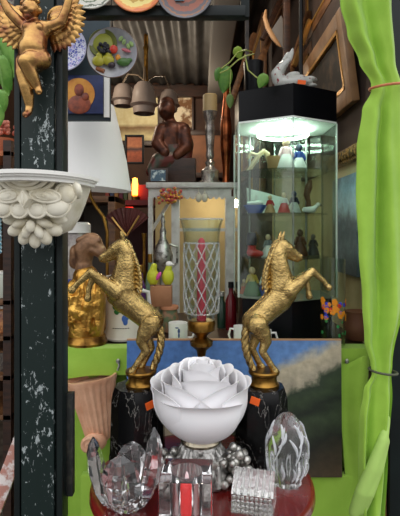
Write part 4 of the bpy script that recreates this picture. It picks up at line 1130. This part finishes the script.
stem([(252,52,1.56),(246,50,1.5),(238,52,1.5),(230,62,1.5),(221,69,1.5)]); stem([(254,54,1.56),(246,56,1.46),(238,60,1.45),(227,70,1.45),(220,73,1.45)]); stem([(245,55,1.48),(248,70,1.44),(256,77,1.42),(262,80,1.42)])
leafobj(227,66,1.5,27,9,Euler((.1,.1,.2)),t,o); leafobj(236,47,1.5,13,6,Euler((.5,-.5,0)),t,o,mat('leaf_light',(150,180,70),.4)); leafobj(266,74,1.41,15,7,Euler((.2,.45,.1)),t,o); leafobj(230,94,1.5,14,5,Euler((.1,-.1,.3)),t,o,mat('leaf_dark',(96,120,60),.4)); leafobj(221,68,1.5,14,6,Euler((.1,.3,.6)),t,o)
stem([(231,70,1.5),(230,84,1.5),(230,95,1.5)],.0015)
tag(MB().box((W(247,0,1.75).x,1.75,2.4),(.014,.014,.92), bevel=.002).build('upright_pole', mat('rusty_pole', (70,60,54), .6, 0, (40,34,30), 30), smooth=True), 'rough grey brown pole rising behind the black plant pot', 'pole')
tag(MB().tube([(W(301,0,1.7).x,1.7,TOPZ),(W(301,0,1.7).x,1.7,2.84)], .007, 10).build('slim_pole', BLACKM), 'slim black pole rising from the cabinet top behind the fish ornament', 'pole')
FD = 1.5; k = FD/F
q = W(292, 0, FD)
t = thing('fish_ornament', 'spotted white porcelain leaping fish on the black cabinet top', 'ornament', (q.x,FD,TOPZ))
g = lambda px, py, dy, r: ((px-292)*k, dy*k, (88-py)*k, r*k)
b = MB(); b.caps([g(288,58,0,3.2), g(282,64,0,5), g(277,72,0,6.5), g(280,80,0,7), g(290,81,0,7.4), g(300,79,0,7), g(308,79,0,5)], 16)
b.ball(g(312,76,0,0)[:3], (6*k,4*k,2.2*k), rot=Euler((0,.3,0))); b.ball(g(311,83,0,0)[:3], (6.5*k,4*k,2*k), rot=Euler((0,-.1,0)))
FM = mat('spotted_porcelain', (184,184,178), .15, 0, (140,54,60), 95, .60, .65)
b.body('body', FM, t, .0022, 2)
b = MB(); b.ball(g(291,53,0,0)[:3], (2.4*k,1.2*k,8*k), rot=Euler((0,.25,0))); b.ball(g(285,56,0,0)[:3], (2.4*k,1.2*k,8*k), rot=Euler((0,.5,0))); b.body('tail_fin', FM, t, .0018, 1)
b = MB(); b.ball(g(293,72,0,0)[:3], (7*k,1*k,3*k), rot=Euler((0,-.2,0))); b.build('fin', FM, t)
MB().box(g(300,82,-8,0)[:3],(8*k,.002,4*k), rot=Euler((0,.1,0))).build('price_sticker', ORANGE, t, label='orange price sticker')

# ------------------------------------------------------------------ painted glass vase and brown pot right
t = thing('painted_glass_vase', 'tall clear glass vase painted with orange and blue flowers, right of the cabinet', 'vase', (.396,1.432,SZ))
MB().lathe([(0,0),(.034,0),(.036,.003),(.037,.26),(.0355,.26),(.0345,.006),(0,.006)], 40).build('glass', GLASS, t)
random.seed(11)
def dots(n, z0_, z1_, r0_, r1_, name, m):
    for i in range(n):
        a = -PI/2+random.uniform(-1.3,1.3); r = random.uniform(r0_,r1_); z = random.uniform(z0_,z1_); mb = MB()
        for p_ in range(5):
            b_ = p_*2*PI/5; an = a+.6*r*math.cos(b_)/.0372
            mb.ball((.0372*math.cos(an),.0372*math.sin(an),z+.6*r*math.sin(b_)),(r*.5,.0012,r*.5), rot=Euler((0,0,an+PI/2)), seg=8)
        mb.build(name, m, t)
dots(22,.085,.14,.006,.010,'orange_flower',mat('paint_orange', (240,150,20), .4))
dots(9,.085,.13,.005,.008,'blue_flower',mat('paint_blue', (40,60,200), .4))
dots(4,.11,.14,.006,.008,'red_flower',mat('paint_red', (214,50,30), .4))
dots(10,.03,.085,.003,.005,'green_leaf',mat('paint_green', (40,140,70), .4))
lathe_thing('brown_pot', 'plain brown pot at the right end of the shelf behind the curtain', 'pot', 358, 0, 1.52, [(0,0),(11,0),(14,6),(15,16),(12,25),(13,28),(11,28),(0,24)], mat('brown_clay', (110,66,44), .6), base=SZ)

# ------------------------------------------------------------------ left bay behind the horse: cabinet, fan, lamps
q = W(95, 0, 2.4)
t = thing('wooden_cabinet', 'brown wooden open cabinet with grey back behind the white lamp', 'cabinet', (q.x,2.4,0))
k = 2.4/F
MB().box((0,.16,.83),(.25,.02,1.66)).build('back_panel', mat('grey_panel', (108,100,92), .7), t)
for x in (-.11,.11): MB().box((x,0,.83),(.035,.3,1.66), bevel=.003).build('side', WOODM, t)
MB().box((0,0,1.645),(.255,.3,.03), bevel=.003).build('top', WOODM, t)
for z in (.6,1.2): MB().box((0,0,z),(.2,.28,.02)).build('shelf', WOODM, t)
q = W(126, 236, 1.7)
t = thing('folding_fan', 'dark red folding fan with gilt end sticks behind the left horse head', 'fan', (q.x,1.72,q.z))
k = 1.7/F
mb = MB(); mb.grid(lambda u, v, off: Vector(((3+26*v)*k*math.cos(D(40+100*u)), .003*math.sin(u*60)+off*.001, (3+26*v)*k*math.sin(D(40+100*u)))), 80, 3, 1); mb.build('leaf', mat('fan_red', (92,44,40), .6), t)
for a in (58,128): MB().tube([(0,-.006,0),(24*k*math.cos(D(a)),-.006,24*k*math.sin(D(a)))], .004, 8, flat=.4).build('stick', GILT, t)
MB().lathe([(0,-(q.z-SZ)),(.03,-(q.z-SZ)),(.03,-(q.z-SZ)+.006),(.004,-(q.z-SZ)+.012),(.004,0),(0,0.004)], 16).build('stand', WOODD, t)
lathe_thing('brass_candlestick', 'slim brass candlestick standing between the copper bust and left horse', 'candle holder', 144, 0, 1.9, [(0,0),(7,0),(7,2),(2,5),(1.6,40),(2.6,44),(1.5,48),(1.6,76),(2.6,84),(0,84)], DBRASS, base=SZ)
t = lathe_thing('silver_jug', 'tarnished silver jug with tall finial behind the bird ornaments', 'jug', 163, 0, 1.85, [(0,0),(8,0),(8,3),(4,8),(3,40),(4,46),(9,56),(10,64),(7,74),(3,82),(3.5,88),(1.5,94),(2.4,98),(1,106),(0,106)], SILVER, base=SZ)
MB().tube([(.026,-.01,.29),(.055,-.01,.28),(.055,-.01,.22),(.034,-.01,.20)], .005, 8).build('handle', SILVER, t)
# warm glows in the shop
AM = mat('amber_glow', (255,150,50), .5, emit=9); RDG = mat('red_glow', (230,40,24), .5, emit=2.5)
q = W(135, 200, 2.9)
t = thing('amber_lamp', 'small glowing amber lamp between the lampshade and the white console', 'lamp', (q.x,2.9,q.z))
MB().lathe([(0,.0),(.03,.0),(.03,.02),(.012,.03),(0,.03)], 16).build('base', DBRASS, t)
MB().lathe([(0,.03),(.016,.03),(.018,.09),(.014,.13),(0,.135)], 16).build('glowing_tube', AM, t, label='glowing amber tube')
q2 = W(112, 200, 2.9)
hs = thing('high_shelf', 'dark red shelf of bric-a-brac far back behind the lampshade', 'shelf', (-.45,2.98,0))
MB().box((0,0,q.z-.02),(.5,.34,.03)).build('board', mat('red_board', (110,30,26), .5), hs)
MB().box((0,0,1.2),(.5,.34,.03)).build('board', WOODD, hs)
for x in (-.24,.24): MB().box((x,0,(q.z-.02)/2),(.02,.34,q.z-.02)).build('side', WOODD, hs)
MB().box((0,.165,.8),(.5,.01,1.6)).build('back_panel', mat('deep_red', (62,22,22), .6), hs)
MB().tube([W(104,209,2.78)-Vector((-.45,2.98,0)), W(133,209,2.78)-Vector((-.45,2.98,0))], .012, 8).build('glow_strip', RDG, hs, label='glowing red strip light')
tag(MB().box((0,0,.05),(.13,.1,.1), bevel=.003).build('red_box', mat('red_paper', (140,26,40), .6), loc=(W(142,0,2.95).x,2.98,q.z-.005)), 'dark red box on the far shelf above the amber lamp', 'box')
cols = [(150,60,40),(60,70,100),(170,120,60),(110,40,60),(90,100,60),(180,150,110)]
for i in range(6):
    x = W(108+4.5*i,0,2.9).x
    o = MB().box((0,0,.04+.005*(i%3)),(.022,.09,.08+.01*(i%3)), bevel=.002).build('trinket_box', mat('trinket', cols[i], .5), loc=(x,2.92,q.z-.005))
    tag(o, ['brick red','slate blue','ochre','plum','olive','tan'][i]+' upright box on the far red shelf behind the lampshade', 'box', 'upright boxes on the far shelf')

# ------------------------------------------------------------------ left edge behind post
t = thing('side_rack', 'wooden rack of jars at the far left behind the green post', 'rack', (-.86,1.95,0))
for x in (-.28,.13):
    for y in (-.12,.12): MB().box((x,y,.92),(.03,.03,1.84)).build('upright', WOODD, t)
RZ = [.80,.95,1.10,1.235,1.80]
for z in RZ: MB().box((-.075,0,z-.01),(.44,.27,.02), bevel=.002).build('board', WOODM if z < 1.5 else mat('orange_board', (186,110,70), .7), t)
def jar(px, d, z, rp, hp_, label, m, lid):
    k = d/F; q = W(px,0,d); t = thing('glass_jar', label, 'jar', (q.x,d,z), group='jars on the side rack')
    MB().lathe([(0,0),(rp*k,0),(rp*k*1.05,.01),(rp*k,hp_*k*.8),(rp*k*.8,hp_*k*.9),(0,hp_*k*.9)], 28).build('jar', m, t)
    MB().lathe([(0,hp_*k*.9),(rp*k*.85,hp_*k*.9),(rp*k*.85,hp_*k),(0,hp_*k)], 24).build('lid', lid, t)
jar(5, 1.9, RZ[3], 10, 26, 'pale jar with white contents on the rack, upper left', mat('pale_jar', (190,194,180), .2), WHITE)
jar(4, 1.9, RZ[2], 10, 26, 'amber jar with reddish contents on the rack, second from top', mat('amber_jar', (120,60,34), .2, 0, (190,130,80), 40), SILVER)
jar(6, 1.9, RZ[1], 9, 20, 'grey woven jar on the rack, lowest in view', mat('woven', (96,86,76), .7, 0, (60,52,46), 90), WOODM)
q = W(2, 0, 1.9)
t = thing('pink_flowers', 'bunch of pink cloth roses in a pot on top of the side rack', 'flowers', (q.x,1.9,RZ[4]))
MB().lathe([(0,0),(.04,0),(.05,.06),(.045,.06),(0,.05)], 24).build('pot', mat('terracotta_pot', (186,104,70), .7), t)
random.seed(2)
for i in range(9):
    mb = MB(); c = Vector((random.uniform(-.05,.06),random.uniform(-.06,.02),.075+random.uniform(0,.05)))
    for j in range(7):
        a = j*2*PI/6; mb.ball(c+Vector((.011*math.cos(a),.011*math.sin(a),.002*j)),(.011,.011,.009), seg=8)
    mb.build('rose', mat('rose_pink', (224,140,120), .6), t)
q = W(-6, 30, 1.45)
t = thing('hanging_plant', 'hanging plant with broad green leaves at the far left edge', 'plant', (q.x,1.45,q.z+.03))
o = t.location.copy()
MB().lathe([(0,-.02),(.04,-.02),(.06,.06),(.05,.06),(0,.05)], 24).build('pot', mat('patterned_pot', (190,196,186), .5, 0, (110,96,110), 60, .5,.56), t)
MB().tube([(0,0,.05),(0,0,2.85-o.z)], .002, 6).build('cord', BLACKM, t)
LV = mat('bright_leaf', (84,140,44), .4, 0, (130,176,80), 20)
for px, py, L, w, r in ((4,34,44,8,Euler((.1,-.15,.2))),(10,36,40,7,Euler((.1,.05,-.3))),(1,55,40,9,Euler((.2,-.1,.1))),(-6,40,50,9,Euler((.1,-.3,.1))),(3,90,30,8,Euler((.1,.2,.2))),(-2,104,26,8,Euler((.1,.1,.2)))):
    leafobj(px,py,1.4,L,w,r,t,o,LV)
    MB().tube([Vector((0,0,.05)),(Vector(W(px,py,1.4))-Vector(o))*.5+Vector((0,-.01,.03)),Vector(W(px,py,1.4))-Vector(o)], .0018, 6).build('stem', LEAF, t)
a = Vector((-.80,1.09,0)); b = Vector((-.402,1.075,1.03)); v = b-a
o = MB().box((0,0,0),(.034,.012,v.length), bevel=.002).build('leaning_board', mat('peeling_board', (176,124,110), .6, 0, (220,210,205), 40, .48, .58), loc=(a+b)/2, rot=(0,math.atan2(v.x,v.z),0))
tag(o, 'narrow pinkish board with peeling paint leaning against the foot of the green post', 'board')

# ------------------------------------------------------------------ lights, world, camera
def area(name, loc, size, power, col, rot):
    l = bpy.data.lights.new(name, 'AREA'); l.shape = 'RECTANGLE'; l.size, l.size_y = size; l.energy = power; l.color = col
    o = bpy.data.objects.new(name, l); COL.objects.link(o); o.location = loc; o.rotation_euler = rot; return o
def point(name, loc, power, col, r=.05):
    l = bpy.data.lights.new(name, 'POINT'); l.energy = power; l.color = col; l.shadow_soft_size = r
    o = bpy.data.objects.new(name, l); COL.objects.link(o); o.location = loc; return o
point('shop_fill', (-.9,2.9,2.55), 18, (1,.84,.64), .08)  # added warm fill without a fixture, lifts the dim interior
point('shop_fill', (.16,1.95,2.6), 9, (1,.88,.72), .06)  # added fill, no fixture; brightens the walls around the glass cabinet
point('shop_fill', (-.3,3.75,2.45), 15, (1,.84,.64), .06)  # added fill, no fixture; brightens the back wall pictures
point('console_lamp', (.06,2.34,1.63), 1.2, (1,.86,.6), .02)
wd = bpy.data.worlds.new('overcast_sky'); sc.world = wd; wd.use_nodes = True
nt = wd.node_tree; bg = nt.nodes['Background']
tc = nt.nodes.new('ShaderNodeTexCoord'); sp = nt.nodes.new('ShaderNodeSeparateXYZ'); nt.links.new(tc.outputs['Generated'], sp.inputs[0])
c = ramp(nt, sp.outputs[2], [(0,(.34,.34,.34,1)),(.1,(.55,.55,.55,1)),(.35,(1.0,1.01,1.03,1)),(1,(1.6,1.62,1.66,1))])
nt.links.new(c, bg.inputs[0]); bg.inputs[1].default_value = 1.5
cam = bpy.data.cameras.new('camera'); co = bpy.data.objects.new('camera', cam); COL.objects.link(co)
co.location = (0,0,EYE); co.rotation_euler = (PI/2,0,0)
cam.sensor_fit = 'VERTICAL'; cam.sensor_height = 36; cam.sensor_width = 36*400/516
cam.lens = 36*F/516; cam.shift_y = -(258-HZ)/516; cam.clip_start = .02
sc.camera = co
vs = sc.view_settings; vs.view_transform = 'Standard'; vs.look = 'None'; vs.exposure = 0; vs.gamma = 1; vs.use_curve_mapping = False
